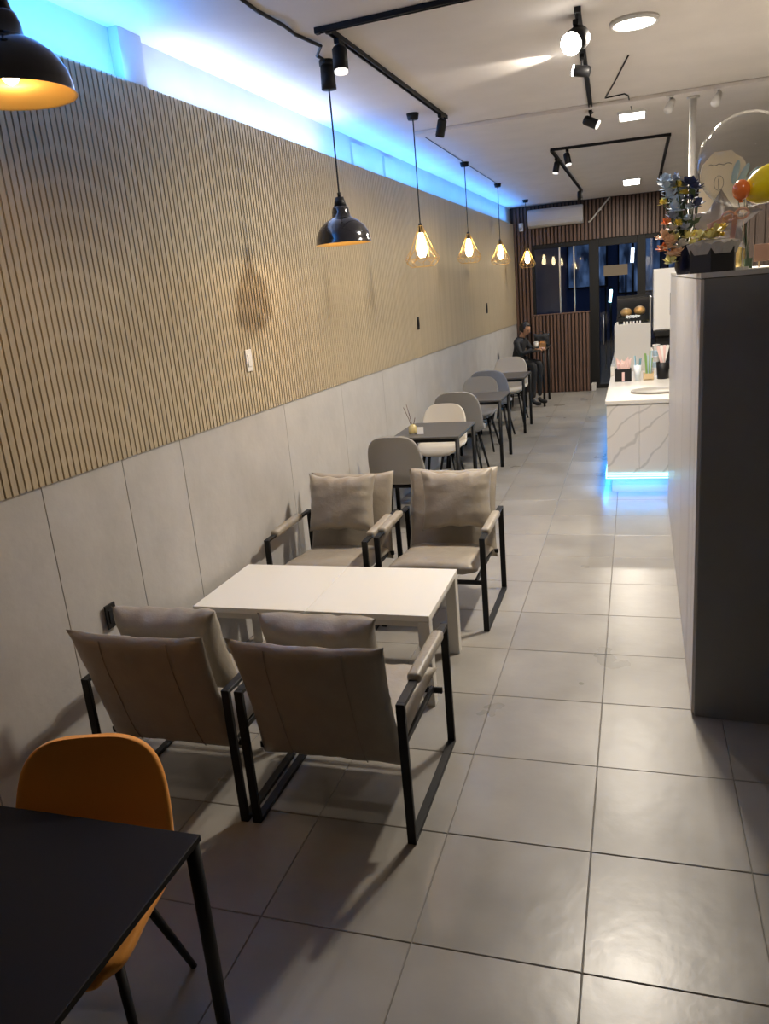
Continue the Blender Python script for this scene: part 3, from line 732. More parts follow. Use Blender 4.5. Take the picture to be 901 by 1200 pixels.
# ============================================================ pendants
def cord(bm, x, y, z0_, z1_, sway=.0):
    tube(bm, [(0, 0, z0_), (sway, 0, (z0_ + z1_) / 2), (0, 0, z1_)], .0055, 6)
def dome_pendant(label, x, y, zr, r=.19, power=6):
    t = thing('pendant_lamp', label, 'lamp', (x, y, 3.75), 0, 'black dome pendants')
    z = zr - 3.75
    outer = [(r + .004, 0), (r, .006), (r * .985, .03), (r * .93, .07), (r * .80, .112), (r * .60, .145), (r * .42, .163), (r * .34, .172), (r * .32, .205), (.055, .23), (.05, .24)]
    inner = [(r * .97, .004), (r * .90, .07), (r * .77, .108), (r * .57, .14), (r * .35, .158), (.0, .165)]
    bm = bmesh.new(); lathe(bm, outer + [(0, .24)], 40, (0, 0, z)); link('lamp_shade', bm, M['black_gloss'], t, True)
    bm = bmesh.new(); lathe(bm, [(r + .004, 0)] + inner, 40, (0, 0, z)); link('shade_lining', bm, M['brass_in'], t, True)
    bm = bmesh.new(); tube(bm, [(0, 0, z + .235), (0, 0, z + .30)], .034, 14, radii=[.046, .028]); tube(bm, [(0, 0, z + .30), (0, 0, z + .33)], .012, 8); link('socket', bm, M['black'], t, True)
    bm = bmesh.new(); ellipsoid(bm, (0, 0, z + .075), (.032, .032, .045), 16, 10); tube(bm, [(0, 0, z + .11), (0, 0, z + .16)], .016, 12); link('bulb', bm, M['bulb_on'], t, True)
    bm = bmesh.new(); cord(bm, 0, 0, z + .32, -.03); link('cord', bm, M['black'], t)
    bm = bmesh.new(); tube(bm, [(0, 0, -.17), (0, 0, -.03)], .042, 18, radii=[.05, .045]); tube(bm, [(0, 0, -.03), (0, 0, 0)], .05, 18); link('canopy', bm, M['black'], t, True)
    point_light('dome_bulb_lamp', (x, y, zr + .02), .03, power, WARM)
    return t
dome_pendant('black dome pendant cut off by the top left corner', -1.93, 2.34, 2.985, .195, 7)
dome_pendant('black dome pendant hanging over the white table', -1.90, 5.30, 2.62, .19, 9)
def cage_pendant(label, x, y, zb_, power=6, adapter=False):
    t = thing('pendant_lamp', label, 'lamp', (x, y, 3.75), 0, 'gold wire cage pendants')
    z = zb_ - 3.75
    # bulb: tall squirrel-cage shape
    bm = bmesh.new(); lathe(bm, [(0, -.125), (.024, -.12), (.042, -.09), (.048, -.05), (.042, .0), (.028, .055), (.018, .09), (.015, .11), (0, .11)], 18, (0, 0, z)); link('bulb', bm, M['bulb_on'], t, True)
    bm = bmesh.new(); tube(bm, [(0, 0, z + .09), (0, 0, z + .17)], .02, 12, radii=[.02, .017]); link('socket', bm, M['black'], t, True)
    cg = bmesh.new(); R_ = .155; n = 10
    levels = [(.02, .15), (.055, .06), (.10, -.04), (R_, -.13), (R_ * .95, -.165), (.105, -.20)]
    for k in range(n):
        a = 2 * PI * k / n; a2 = 2 * PI * (k + .5) / n
        pts = []
        for q, (r_, h) in enumerate(levels):
            aa = a if q % 2 == 0 else a2 if q in (3,) else a
            pts.append((r_ * math.cos(aa), r_ * math.sin(aa), z + h))
        tube(cg, pts, .0022, 4, False)
        pts = []
        for q, (r_, h) in enumerate(levels[2:]):
            aa = a if q == 0 else a - PI / n * (1 if q == 1 else 0)
            pts.append((r_ * math.cos(aa), r_ * math.sin(aa), z + h))
        tube(cg, pts, .0022, 4, False)
    for r_, h in ((.105, -.20), (R_, -.13), (.02, .15)):
        tube(cg, [(r_ * math.cos(2 * PI * k / 20), r_ * math.sin(2 * PI * k / 20), z + h) for k in range(21)], .0024, 4, False)
    link('wire_cage', cg, M['gold'], t)
    bm = bmesh.new(); cord(bm, 0, 0, z + .165, -.03); link('cord', bm, M['black'], t)
    bm = bmesh.new(); tube(bm, [(0, 0, -.05), (0, 0, 0)], .055, 18, radii=[.045, .055])
    link('canopy', bm, M['black'], t, True)
    point_light('cage_bulb_lamp', (x, y, zb_), .035, power, WARM)
    return t
cage_pendant('gold wire cage pendant nearest the camera, hanging below the track end', -1.83, 7.18, 2.68, 23)
cage_pendant('second gold wire cage pendant, over the middle wall tables', -1.995, 10.23, 2.765, 23)
cage_pendant('third gold wire cage pendant, before the blue cove ends', -1.985, 12.72, 2.77, 23)
cage_pendant('farthest gold wire cage pendant, in front of the brown slats', -1.93, 15.6, 2.74, 23)

# ============================================================ track lights
def track(label, a, b, nm='lighting_track', w_=.035):
    t = thing(nm, label, 'track light', (0, 0, 0), 0, 'black ceiling lighting tracks')
    a = Vector(a); b = Vector(b); d = (b - a); L = d.length; ang = math.atan2(d.y, d.x)
    t.location = (a + b) / 2; t.rotation_euler = (0, 0, ang)
    bm = bmesh.new()
    box(bm, (0, 0, -.004), (L, w_, .008), .001, seg=1)
    for s_ in (-1, 1): box(bm, (0, s_ * (w_ / 2 - .004), -.018), (L, .008, .022), .001, seg=1)
    link('rail', bm, M['black'], t)
    for s_ in (-1, 1): link('end_cap', bx(s_ * L / 2 - .012, s_ * L / 2 + .012, -w_ / 2 - .002, w_ / 2 + .002, -.032, 0, .002), M['black'], t)
    return t
TZ_ = 3.75
track('long black lighting track running away above the dome pendant', (-1.66, 4.72, TZ_), (-1.60, 7.45, TZ_))
track('black lighting track crossing the ceiling at the top of the frame', (-1.72, 4.69, TZ_), (.35, 4.60, TZ_))
track('short dark lighting track between the two brightest ceiling lamps', (-.31, 5.2, TZ_), (-.38, 8.2, TZ_))
track('front bar of the far rectangle of tracks', (-.93, 10.12, TZ_), (.36, 10.2, TZ_))
track('left bar of the far rectangle of tracks', (-.93, 10.18, TZ_), (-.88, 15.1, TZ_))
track('right bar of the far rectangle of tracks', (.38, 10.2, TZ_), (.40, 15.1, TZ_))
def spot_head(label, base, aim, m_='lens_dim', r=.038, L=.13):
    """track spot: adapter, arm and a cylinder head with a lens"""
    t = thing('track_spotlight', label, 'spotlight', base, 0, 'spotlights on the ceiling tracks')
    bm = bmesh.new(); box(bm, (0, 0, -.014), (.032, .09, .028), .003, seg=1); link('adapter', bm, M['black'], t)
    bm = bmesh.new(); tube(bm, [(0, 0, -.028), (0, 0, -.085)], .009, 8); link('arm', bm, M['black'], t)
    d = Vector(aim).normalized(); c0 = Vector((0, 0, -.10)); a = c0 - d * L * .5; b = c0 + d * L * .5
    bm = bmesh.new(); tube(bm, [a, a + d * .015, b], r, 18, True, [r * .8, r, r]); link('head', bm, M['black'], t, True)
    bm = bmesh.new(); tube(bm, [b - d * .002, b + d * .012], r * .93, 18); link('lens', bm, M[m_], t, True)
    return t, b
bz = TZ_ - .030
spot_head('black track spotlight with white lens beside the top of the dome pendant', (-1.655, 4.86, bz), (.05, -.15, -1), 'lens_dim', .045)
spot_head('black spotlight at the far end of the long track, above the caged pendant', (-1.60, 7.25, bz), (-.3, .2, -1), 'frame', .04)
_, sb_ = spot_head('glaring white spotlight, the brightest lamp at the top of the frame', (-.33, 5.35, bz), (-.35, -.8, -.42), 'lens_on', .068)
_, sc_ = spot_head('spotlight halfway along the short track, tilted at the ceiling', (-.34, 6.12, bz), (-1, 0, .22), 'lens_on', .036, .11)
_, se_ = spot_head('spotlight turned right at the end of the short track', (-.38, 8.05, bz), (.85, -.1, -.45), 'lens_dim', .042)
spot_head('spotlight on the left bar of the far tracks, nearer one', (-.93, 10.75, bz), (-.2, -.1, -1), 'lens_dim')
spot_head('spotlight hanging just right of the left bar of the far tracks', (-.75, 10.15, bz), (.2, -.2, -1), 'lens_dim')
spot_head('spotlight at the far end of the left bar of the far tracks', (-.88, 14.6, bz), (0, -.1, -1), 'frame', .045)
spot_head('spotlight at the far end of the right bar of the far tracks', (.40, 13.7, bz), (-.3, -.3, -1), 'lens_dim')
spot_light('glare_spot_lamp', Vector((-.33, 5.35, bz)) + sb_ + Vector((-.01, -.03, -.02)), (-1.2, 1.5, .2), 75, NEUT, 1.6, .9)
_, sf_ = spot_head('black spotlight added out of view, right of the frame, to light the flowers', (.95, 2.3, 3.75), (-.55, 1.6, -1.25), 'lens_on', .04)
spot_light('added_flower_lamp', Vector((.95, 2.3, 3.75)) + sf_ + Vector((-.02, .04, -.03)), (.38, 4.2, 2.55), 26, NEUT, .62, .9, .03)  # added unseen lamp, put in with its fixture to brighten flowers and balloons
# its pool of light on the ceiling
spot_light('ceiling_pool_lamp', Vector((-.34, 6.12, bz)) + sc_ + Vector((-.03, 0, .005)), (-.80, 6.2, 3.75), 26, NEUT, .9, .8, .01)
for lab, q in (('small white spotlight on the ceiling beam left of the white pole', (.30, 7.9, 3.713)), ('small white spotlight on the ceiling beam right of the white pole', (.68, 7.9, 3.713))):
    t = thing('white_spotlight', lab, 'spotlight', q, 0, 'white spotlights beside the pole')
    bm = bmesh.new(); tube(bm, [(0, .04, 0), (0, .04, -.012)], .03, 14); link('base', bm, M['white_plastic'], t, True)
    bm = bmesh.new(); tube(bm, [(0, .04, -.012), (0, .03, -.05)], .007, 8); link('arm', bm, M['white_plastic'], t)
    bm = bmesh.new(); tube(bm, [(.02, .07, -.03), (-.02, -.03, -.12)], .035, 16, radii=[.026, .038]); link('head', bm, M['white_plastic'], t, True)
# ceiling panels
def panel(label, x, y, r, square=False, ry=.19):
    t = thing('ceiling_light', label, 'ceiling light', (x, y, 3.75), 0, 'lit ceiling panels')
    bm = bmesh.new()
    if square:
        for a in ((-r - .02, -r, -ry - .02, ry + .02), (r, r + .02, -ry - .02, ry + .02), (-r, r, -ry - .02, -ry), (-r, r, ry, ry + .02)):
            box(bm, ((a[0] + a[1]) / 2, (a[2] + a[3]) / 2, -.012), (a[1] - a[0], a[3] - a[2], .024), .002, seg=1)
        link('frame', bm, M['white_plastic'], t); link('diffuser', bx(-r, r, -ry, ry, -.02, -.004), M['panel_on'], t)
    else:
        lathe(bm, [(r, 0), (r + .022, 0), (r + .018, -.024), (r, -.024), (r, 0)], 36); link('frame', bm, M['white_plastic'], t, True)
        bm = bmesh.new(); lathe(bm, [(0, -.02), (r, -.02), (r, -.004), (0, -.004)], 36); link('diffuser', bm, M['panel_on'], t)
panel('round lit ceiling panel nearest the camera', 0, 5.66, .125)
panel('square lit ceiling panel left of the white pole', -.02, 8.72, .115, True)
panel('small far square lit ceiling panel before the back wall', -.04, 14.65, .125, True, .42)
# ceiling cables
def cable(label, pts, r=.006, nm='ceiling_cable'):
    bm = bmesh.new(); tube(bm, pts, r, 6); o = link(nm, bm, M['black'] if r > .004 else M['frame'], None, True); tag(o, label, 'cable', 'loose cables on the ceiling'); return o
zc = 3.743
cable('thin cable along the ceiling linking the caged pendants', [(-1.99, 8.15, zc), (-1.99, 10.2, zc), (-1.985, 12.7, zc)], .0035)
cable('loose dark cable running to the canopy of the dome pendant', [(-1.90, 5.25, zc), (-1.88, 5.08, zc - .02), (-1.80, 4.95, zc - .01), (-1.86, 4.7, zc), (-1.84, 4.5, zc - .012), (-1.88, 4.25, zc), (-1.87, 3.9, zc)], .010)
cable('crooked cable on the ceiling right of the short track', [(-.04, 6.45, zc), (-.15, 7.2, zc), (-.24, 7.75, zc), (-.08, 7.7, zc), (-.05, 7.8, zc), (-.02, 8.3, zc - .03)], .006)

# ============================================================ bar table, person
bt = thing('bar_table', 'tall dark bar table before the slatted divider', 'table', (-1.72, 15.15, 0))
link('tabletop', bx(-.26, .16, -.45, .55, 1.03, 1.06, .004), M['dark_top'], bt)
for sx in (-.22, .12):
    for sy in (-.40, .52):
        bm = bmesh.new(); tube(bm, [(sx, sy, 0), (sx, sy, 1.03)], .022, 10); link('leg', bm, M['black'], bt, True)
bs = thing('bar_stool', 'dark bar stool under the seated person', 'stool', (-2.08, 14.72, 0))
bm = bmesh.new(); lathe(bm, [(0, .70), (.16, .70), (.175, .715), (.17, .735), (.12, .742), (0, .742)], 24); link('seat', bm, M['black'], bs, True)
for k in range(4):
    a = PI / 4 + k * PI / 2; bm = bmesh.new(); tube(bm, [(.10 * math.cos(a), .10 * math.sin(a), .70), (.19 * math.cos(a), .19 * math.sin(a), 0)], .012, 8); link('leg', bm, M['black'], bs, True)
bm = bmesh.new(); tube(bm, [(.165 * math.cos(2 * PI * k / 24), .165 * math.sin(2 * PI * k / 24), .25) for k in range(25)], .009, 6, False); link('foot_ring', bm, M['black'], bs, True)

def skin_obj(name, joints, edges, m_, parent, root=0, levels=2):
    me = bpy.data.meshes.new(name); me.from_pydata([j[0] for j in joints], edges, []); me.materials.append(m_)
    o = bpy.data.objects.new(name, me); C.objects.link(o); o.parent = parent
    sk = o.modifiers.new('skin', 'SKIN'); sk.use_smooth_shade = True
    if not me.skin_vertices: 
        bpy.context.view_layer.objects.active = o
    for i, j in enumerate(joints):
        sv = me.skin_vertices[0].data[i]; r = j[1]; sv.radius = r if isinstance(r, tuple) else (r, r); sv.use_root = (i == root)
    ss = o.modifiers.new('sub', 'SUBSURF'); ss.levels = levels; ss.render_levels = levels
    return o
# person local: faces +X, origin on the floor below the stool; y is sideways
pr = thing('person', 'person in black jacket seated at the bar table, head bent down', 'person', (-2.06, 14.72, 0), -.30)
SZ = .745
J = [((0, 0, SZ + .10), (.15, .12)), ((.01, 0, SZ + .25), (.15, .11)), ((.04, 0, SZ + .40), (.165, .115)), ((.07, 0, SZ + .50), (.14, .09)), ((.09, 0, SZ + .565), .055),
     # left arm
     ((.07, .19, SZ + .47), .062), ((.19, .25, SZ + .27), .05), ((.36, .13, SZ + .345), .036),
     ((.07, -.19, SZ + .47), .062), ((.19, -.25, SZ + .27), .05), ((.36, -.11, SZ + .345), .036)]
E_ = [(0, 1), (1, 2), (2, 3), (3, 4), (3, 5), (5, 6), (6, 7), (3, 8), (8, 9), (9, 10)]
skin_obj('jacket', J, E_, M['jacket'], pr)
J = [((0, 0, SZ + .09), .13), ((.08, .10, SZ + .08), .10), ((.38, .14, SZ + .07), .072), ((.36, .14, SZ - .33), .05), ((.35, .14, .20), .04), ((.08, -.10, SZ + .08), .10), ((.38, -.14, SZ + .07), .072), ((.36, -.14, SZ - .33), .05), ((.35, -.14, .20), .04)]
skin_obj('trousers', J, [(0, 1), (1, 2), (2, 3), (3, 4), (0, 5), (5, 6), (6, 7), (7, 8)], M['trouser'], pr)
for sy in (-.14, .14):
    J = [((.34, sy, .19), .04), ((.35, sy, .12), .045), ((.42, sy, .10), .045), ((.50, sy, .095), .032)]
    skin_obj('shoe', J, [(0, 1), (1, 2), (2, 3)], M['black'], pr, 0, 1)
# head: neck, face, nose, ears
hd_ = bmesh.new()
hc = Vector((.16, 0, SZ + .70)); tilt = roty(.42)
bmesh.ops.create_icosphere(hd_, subdivisions=4, radius=1)
for v in hd_.verts:
    x_, y_, z_ = v.co
    nx = x_ * .098; ny = y_ * .076; nz = z_ * .118
    if z_ < 0: ny *= 1 + .28 * z_; nx *= 1 + (.10 if x_ > 0 else .32) * z_       # jaw
    if x_ > 0:
        nx += .022 * math.exp(-((y_ / .16) ** 2 + ((z_ + .12) / .20) ** 2))         # nose
        nx -= .010 * math.exp(-(((abs(y_) - .38) / .16) ** 2 + ((z_ - .08) / .12) ** 2))   # eye sockets
        nx += .006 * math.exp(-((y_ / .3) ** 2 + ((z_ + .48) / .07) ** 2))          # lips
        nx += .008 * math.exp(-((y_ / .3) ** 2 + ((z_ + .85) / .15) ** 2))          # chin
        nx += .005 * math.exp(-(((abs(y_) - .38) / .3) ** 2 + ((z_ - .25) / .06) ** 2))    # brow
    v.co = hc + tilt @ Vector((nx, ny, nz))
for sy in (-1, 1): ellipsoid(hd_, hc + tilt @ Vector((-.005, sy * .076, -.01)), (.020, .010, .032), 12, 8)
head = link('head', hd_, M['skin'], pr, True)
bm = bmesh.new(); tube(bm, [(.085, 0, SZ + .53), (.115, 0, SZ + .60), (.14, 0, SZ + .66)], .05, 14, radii=[.058, .05, .05]); link('neck', bm, M['skin'], pr, True)
bm = bmesh.new()
for sy in (-1, 1): ellipsoid(bm, hc + tilt @ Vector((.083, sy * .028, .006)), (.009, .013, .008), 10, 6)
link('eye', bm, M['hair'], head, True)
bm = bmesh.new(); ellipsoid(bm, hc + tilt @ Vector((.094, 0, -.058)), (.006, .022, .006), 10, 6); link('mouth', bm, mat('lip', (.30, .11, .08), .5), head, True)
hb = bmesh.new(); bmesh.ops.create_icosphere(hb, subdivisions=4, radius=1); kill = []
for v in hb.verts:
    x_, y_, z_ = v.co
    if (x_ > .30 and z_ < .62) or z_ < -.42: kill.append(v)
    k = 1 + .03 * math.sin(23 * x_ + 7 * z_) * math.sin(19 * y_)
    v.co = hc + tilt @ Vector((x_ * .110 * k - .004, y_ * .088 * k, z_ * .132 * k + .004))
bmesh.ops.delete(hb, geom=kill, context='VERTS')
ho = link('hair', hb, M['hair'], pr, True); sm = ho.modifiers.new('s', 'SOLIDIFY'); sm.thickness = .012
# hands: palm plus five fingers
for sy in (-1, 1):
    b0 = Vector((.385, sy * .115, SZ + .345)); d = Vector((1, -sy * .45, -.05)).normalized(); side = Vector((-d.y, d.x, 0)) * (-sy)
    J = [(tuple(b0), (.024, .018)), (tuple(b0 + d * .04), (.036, .015)), (tuple(b0 + d * .075), (.036, .013))]
    hnd = skin_obj('hand', J, [(0, 1), (1, 2)], M['skin'], pr, 0, 2)
    for k, (off, ln) in enumerate(((-.028, .058), (-.010, .070), (.010, .074), (.028, .066))):
        p0 = b0 + d * .075 + side * off; j1 = p0 + d * ln * .45 + Vector((0, 0, -.003)); j2 = j1 + d * ln * .3 + Vector((0, 0, -.014)); j3 = j2 + d * ln * .18 + Vector((0, 0, -.018))
        bm = bmesh.new(); tube(bm, [p0 - d * .012, j1, j2, j3], .008, 8, True, [.0095, .0088, .0078, .0062]); link('finger', bm, M['skin'], hnd, True)
    p0 = b0 + d * .022 + side * -.034
    bm = bmesh.new(); tube(bm, [p0 + side * .012, p0 + d * .028 - side * .016, p0 + d * .056 - side * .014], .010, 8, True, [.012, .0105, .008]); link('thumb', bm, M['skin'], hnd, True)
# things on the bar table
t = thing('backpack', 'black bag standing on the tall bar table', 'bag', (-1.66, 15.12, 1.06))
bm = bmesh.new(); cushion(bm, .30, .26, .16, Matrix.Translation((0, 0, .135)) @ rotx(PI / 2), 16, 14, .006, 3, .05); link('bag_body', bm, M['jacket'], t, True)
bm = bmesh.new(); tube(bm, [(.05 * math.cos(k * PI / 8), 0, .25 + .05 * math.sin(k * PI / 8)) for k in range(9)], .007, 6); link('handle', bm, M['jacket'], t, True)
t = thing('paper_cup', 'white cup on the near edge of the bar table', 'cup', (-1.735, 14.86, 1.06))
bm = bmesh.new(); lathe(bm, [(0, 0), (.033, 0), (.042, .12), (0, .12)], 18); link('cup_body', bm, M['white_plastic'], t, True)
bm = bmesh.new(); lathe(bm, [(.045, .12), (.045, .132), (.03, .137), (0, .137)], 18); link('lid', bm, M['grey_plastic'], t, True)
t = thing('paper_bag', 'small orange-brown paper bag beside the white cup on the bar table', 'bag', (-1.615, 14.86, 1.06))
bm = bmesh.new(); box(bm, (0, 0, .06), (.10, .07, .12), .006); link('bag_body', bm, mat('orange_brown_paper', (.52, .25, .08), .7), t)
bm = bmesh.new(); box(bm, (0, 0, .128), (.095, .02, .018), .004); link('folded_top', bm, mat('orange_brown_paper_dark', (.42, .20, .07), .7), t)

# ============================================================ flowers and balloons on the grey unit
TOP = 2.228
def petals(bm, c, r, n, flat=.35, seed=0, tw=0):
    rr = random.Random(seed); c = Vector(c)
    for k in range(n):
        a = 2 * PI * k / n + rr.uniform(-.2, .2); e = rr.uniform(-.3, 1.25)
        d = Vector((math.cos(a) * math.cos(e), math.sin(a) * math.cos(e), math.sin(e))); s_ = d.cross(Vector((0, 0, 1))).normalized()
        n_ = s_.cross(d); p = [c, c + d * r * .35 + s_ * r * .22, c + d * r * .75 + s_ * r * .30 + n_ * r * .06, c + d * r * 1.0 + s_ * r * .10 + n_ * r * .12, c + d * r - s_ * r * .10 + n_ * r * .12, c + d * r * .75 - s_ * r * .30 + n_ * r * .06, c + d * r * .35 - s_ * r * .22]
        q = [v + Vector((0, 0, r * .05)) for v in p]
        a_ = [bm.verts.new(v) for v in p]; b_ = [bm.verts.new(v) for v in q]
        bm.faces.new(a_); bm.faces.new(b_[::-1])
        for i in range(7): bm.faces.new((a_[i], a_[(i + 1) % 7], b_[(i + 1) % 7], b_[i]))
F = {k: mat('petals_' + k, c, .6) for k, c in dict(pale_blue=(.56, .68, .82), grey_blue=(.36, .43, .58), navy=(.04, .06, .18), yellow=(.86, .70, .12), lemon=(.88, .82, .36), peach=(.95, .64, .42), orange=(.80, .28, .10), white=(.70, .68, .66), pink=(.70, .45, .45)).items()}
leaf_m = mat('dark_green_leaf', (.05, .09, .045), .5)
bq = thing('flower_bouquet', 'tall bouquet of blue, yellow and peach flowers in a dark vase', 'bouquet', (.235, 4.24, TOP))
bm = bmesh.new(); lathe(bm, [(0, 0), (.034, 0), (.045, .03), (.043, .09), (.03, .125), (.036, .14), (.03, .14), (.025, .125), (0, .12)], 20)
link('vase', bm, mat('navy_glazed_vase', (.012, .016, .05), .2), bq, True)
def stem(bm, a, b): tube(bm, [a, (Vector(a) + Vector(b)) / 2 + Vector((.01, 0, .01)), b], .003, 5)
sb2 = bmesh.new(); rr = random.Random(3)
# (dx, dz, dy, size, colour) relative to the vase
fl_ = [(-.095, .43, 0, .045, 'pale_blue'), (-.065, .40, .02, .05, 'pale_blue'), (-.045, .435, -.02, .035, 'grey_blue'), (-.075, .36, 0, .045, 'pale_blue'), (-.035, .405, 0, .032, 'yellow'), (-.012, .39, .02, .045, 'grey_blue'),
       (.015, .41, 0, .045, 'navy'), (.04, .39, -.01, .045, 'navy'), (.03, .345, .02, .04, 'navy'), (.055, .31, 0, .04, 'navy'), (-.10, .335, .0, .03, 'yellow'), (-.05, .30, -.01, .05, 'pale_blue'), (-.055, .265, 0, .045, 'grey_blue'),
       (.01, .25, 0, .03, 'pale_blue'), (-.085, .24, 0, .035, 'orange'), (-.06, .21, -.01, .035, 'white'), (-.095, .175, 0, .05, 'peach'), (-.075, .13, -.02, .055, 'peach'), (-.045, .16, 0, .045, 'lemon'), (-.10, .12, 0, .04, 'orange'),
       (-.05, .09, -.03, .05, 'peach'), (-.02, .13, -.03, .045, 'white'), (.01, .17, -.02, .04, 'lemon'), (.0, .21, -.02, .035, 'grey_blue'), (.045, .17, 0, .035, 'yellow'), (.02, .30, 0, .035, 'pale_blue'), (-.065, .06, -.02, .045, 'lemon'),
       (-.085, .40, .0, .045, 'pale_blue'), (-.06, .335, .01, .04, 'pale_blue'), (.0, .37, .01, .035, 'yellow'), (-.025, .34, .02, .04, 'grey_blue'), (.03, .37, .02, .04, 'grey_blue'), (-.03, .23, .0, .035, 'yellow'), (-.07, .155, -.03, .04, 'peach'), (-.03, .10, -.035, .035, 'peach'), (.035, .13, -.01, .035, 'lemon')]
for i, (dx, dz, dy, sz, c_) in enumerate(fl_):
    bm = bmesh.new(); petals(bm, (dx, dy, dz), sz * .95, 12, seed=i); petals(bm, (dx, dy, dz), sz * .7, 9, seed=i + 50); link('flower', bm, F[c_], bq)
    stem(sb2, (0, 0, .08), (dx, dy, dz))
link('stems', sb2, leaf_m, bq)
for i in range(16):
    bm = bmesh.new(); a = rr.uniform(-.9, .8); l_ = rr.uniform(.15, .36); p = Vector((math.sin(a) * .09 - .015, rr.uniform(-.03, .04), l_ + .02))
    d = Vector((rr.uniform(-1, 1), rr.uniform(-.5, .5), rr.uniform(.1, 1))).normalized(); s_ = d.cross(Vector((0, 1, .2))).normalized(); ln = rr.uniform(.04, .07)
    vs = [bm.verts.new(p + q) for q in (Vector(), d * ln * .5 + s_ * ln * .22, d * ln, d * ln * .5 - s_ * ln * .22)]; bm.faces.new(vs)
    o = link('leaf', bm, leaf_m, bq); sm = o.modifiers.new('s', 'SOLIDIFY'); sm.thickness = .002
# hexagonal black flower box with yellow flowers and tulle
fb = thing('flower_box', 'black hexagonal flower box of yellow blooms in grey tulle', 'flower box', (.350, 4.08, TOP))
bm = bmesh.new(); lathe(bm, [(0, 0), (.108, 0), (.108, .105), (.102, .105), (.102, .02), (0, .02)], 6); 
for v in bm.verts: v.co = rotz(.35) @ v.co
link('box_body', bm, mat('black_card_box', (.018, .018, .02), .5), fb)
tul = mat('grey_tulle', (.42, .40, .38), .7)
bm = bmesh.new(); n = 40
r1 = [bm.verts.new((.10 * math.cos(2 * PI * k / n), .10 * math.sin(2 * PI * k / n), .08)) for k in range(n)]
r2 = [bm.verts.new(((.112 + .006 * math.sin(k * 2.6)) * math.cos(2 * PI * k / n), (.112 + .006 * math.sin(k * 2.6)) * math.sin(2 * PI * k / n), .128 + .007 * math.sin(k * 1.9))) for k in range(n)]
r3 = [bm.verts.new((.05 * math.cos(2 * PI * k / n), .05 * math.sin(2 * PI * k / n), .145)) for k in range(n)]
for k in range(n):
    bm.faces.new((r1[k], r1[(k + 1) % n], r2[(k + 1) % n], r2[k])); bm.faces.new((r2[k], r2[(k + 1) % n], r3[(k + 1) % n], r3[k]))
link('tulle_wrap', bm, tul, fb)
for i in range(15):
    a = rr.uniform(0, 6.28); q = rr.uniform(0, .08); bm = bmesh.new(); petals(bm, (q * math.cos(a) - .01, q * math.sin(a), .15 + rr.uniform(0, .035)), .034, 9, seed=80 + i); petals(bm, (q * math.cos(a) - .01, q * math.sin(a), .155), .02, 7, seed=i)
    link('flower', bm, F[('lemon', 'yellow', 'lemon', 'peach')[i % 4]], fb)
# cream printed card bag behind the balloon
gb = thing('card_board', 'cream printed card with rounded top behind the clear balloon', 'card', (.42, 4.47, TOP))
bm = bmesh.new(); pts = [(-.115, .27), (.105, .235), (.11, .35), (.10, .50), (.085, .525), (.06, .54), (.035, .565), (-.045, .565), (-.07, .54), (-.095, .515), (-.105, .48)]
a_ = [bm.verts.new((x, -.006, z)) for x, z in pts]; b_ = [bm.verts.new((x, .006, z)) for x, z in pts]
bm.faces.new(a_); bm.faces.new(b_[::-1])
for i in range(len(pts)): j = (i + 1) % len(pts); bm.faces.new((a_[i], a_[j], b_[j], b_[i]))
link('card_sheet', bm, mat('cream_card', (.92, .80, .60), .6), gb)
ink = mat('printed_grey_ink', (.30, .27, .22), .6)
bm = bmesh.new()
tube(bm, [(-.02 + .022 * math.cos(k * PI / 8), -.0075, .42 + .034 * math.sin(k * PI / 8)) for k in range(17)], .0012, 4, False)
tube(bm, [(-.07 + k * .012, -.0075, .505 + .004 * math.sin(k * 1.9)) for k in range(10)], .002, 4); tube(bm, [(-.05 + k * .01, -.0075, .345 + .002 * math.sin(k * 2.3)) for k in range(8)], .0014, 4); tube(bm, [(-.02, -.0075, .395), (-.022, -.0075, .44)], .0015, 4)
link('printed_wreath', bm, ink, gb)
bm = bmesh.new(); tube(bm, [(0, .011, 0), (0, .011, .40)], .005, 8); tube(bm, [(0, .011, 0), (0, .011, .012)], .035, 16); link('stand', bm, M['white_plastic'], gb)
# balloons
bl = thing('clear_balloon', 'large clear balloon above the flowers at the right frame edge', 'balloon', (.482, 4.14, TOP))
bm = bmesh.new(); bmesh.ops.create_uvsphere(bm, u_segments=48, v_segments=32, radius=.205)
for v in bm.verts: v.co += Vector((0, 0, .475))
link('balloon_skin', bm, M['clear_film'], bl, True)
bm = bmesh.new(); tube(bm, [(0, 0, .0), (0, 0, .15), (0, 0, .27)], .003, 6); lathe(bm, [(.0, .272), (.018, .265), (.02, .25), (0, .255)], 12); tube(bm, [(0, 0, 0), (0, 0, .012)], .03, 14); link('stick', bm, M['white_plastic'], bl)
bm = bmesh.new()
for sx in (-1, 1):
    tube(bm, [(sx * (.028 * (1 - math.cos(k * PI / 6))), -.03, .14 + sx * .004 + .022 * math.sin(k * PI / 6)) for k in range(13)], .006, 6, False)
box(bm, (-.065, -.03, .12), (.11, .004, .022), .001, roty(-.35), 1); box(bm, (-.005, -.03, .085), (.022, .004, .10), .001, roty(.12), 1); ellipsoid(bm, (0, -.03, .14), (.012, .01, .01), 10, 6)
rb_ = link('ribbon_bow', bm, F['pink'], bl); rb_.location = (-.045, -.05, .10)
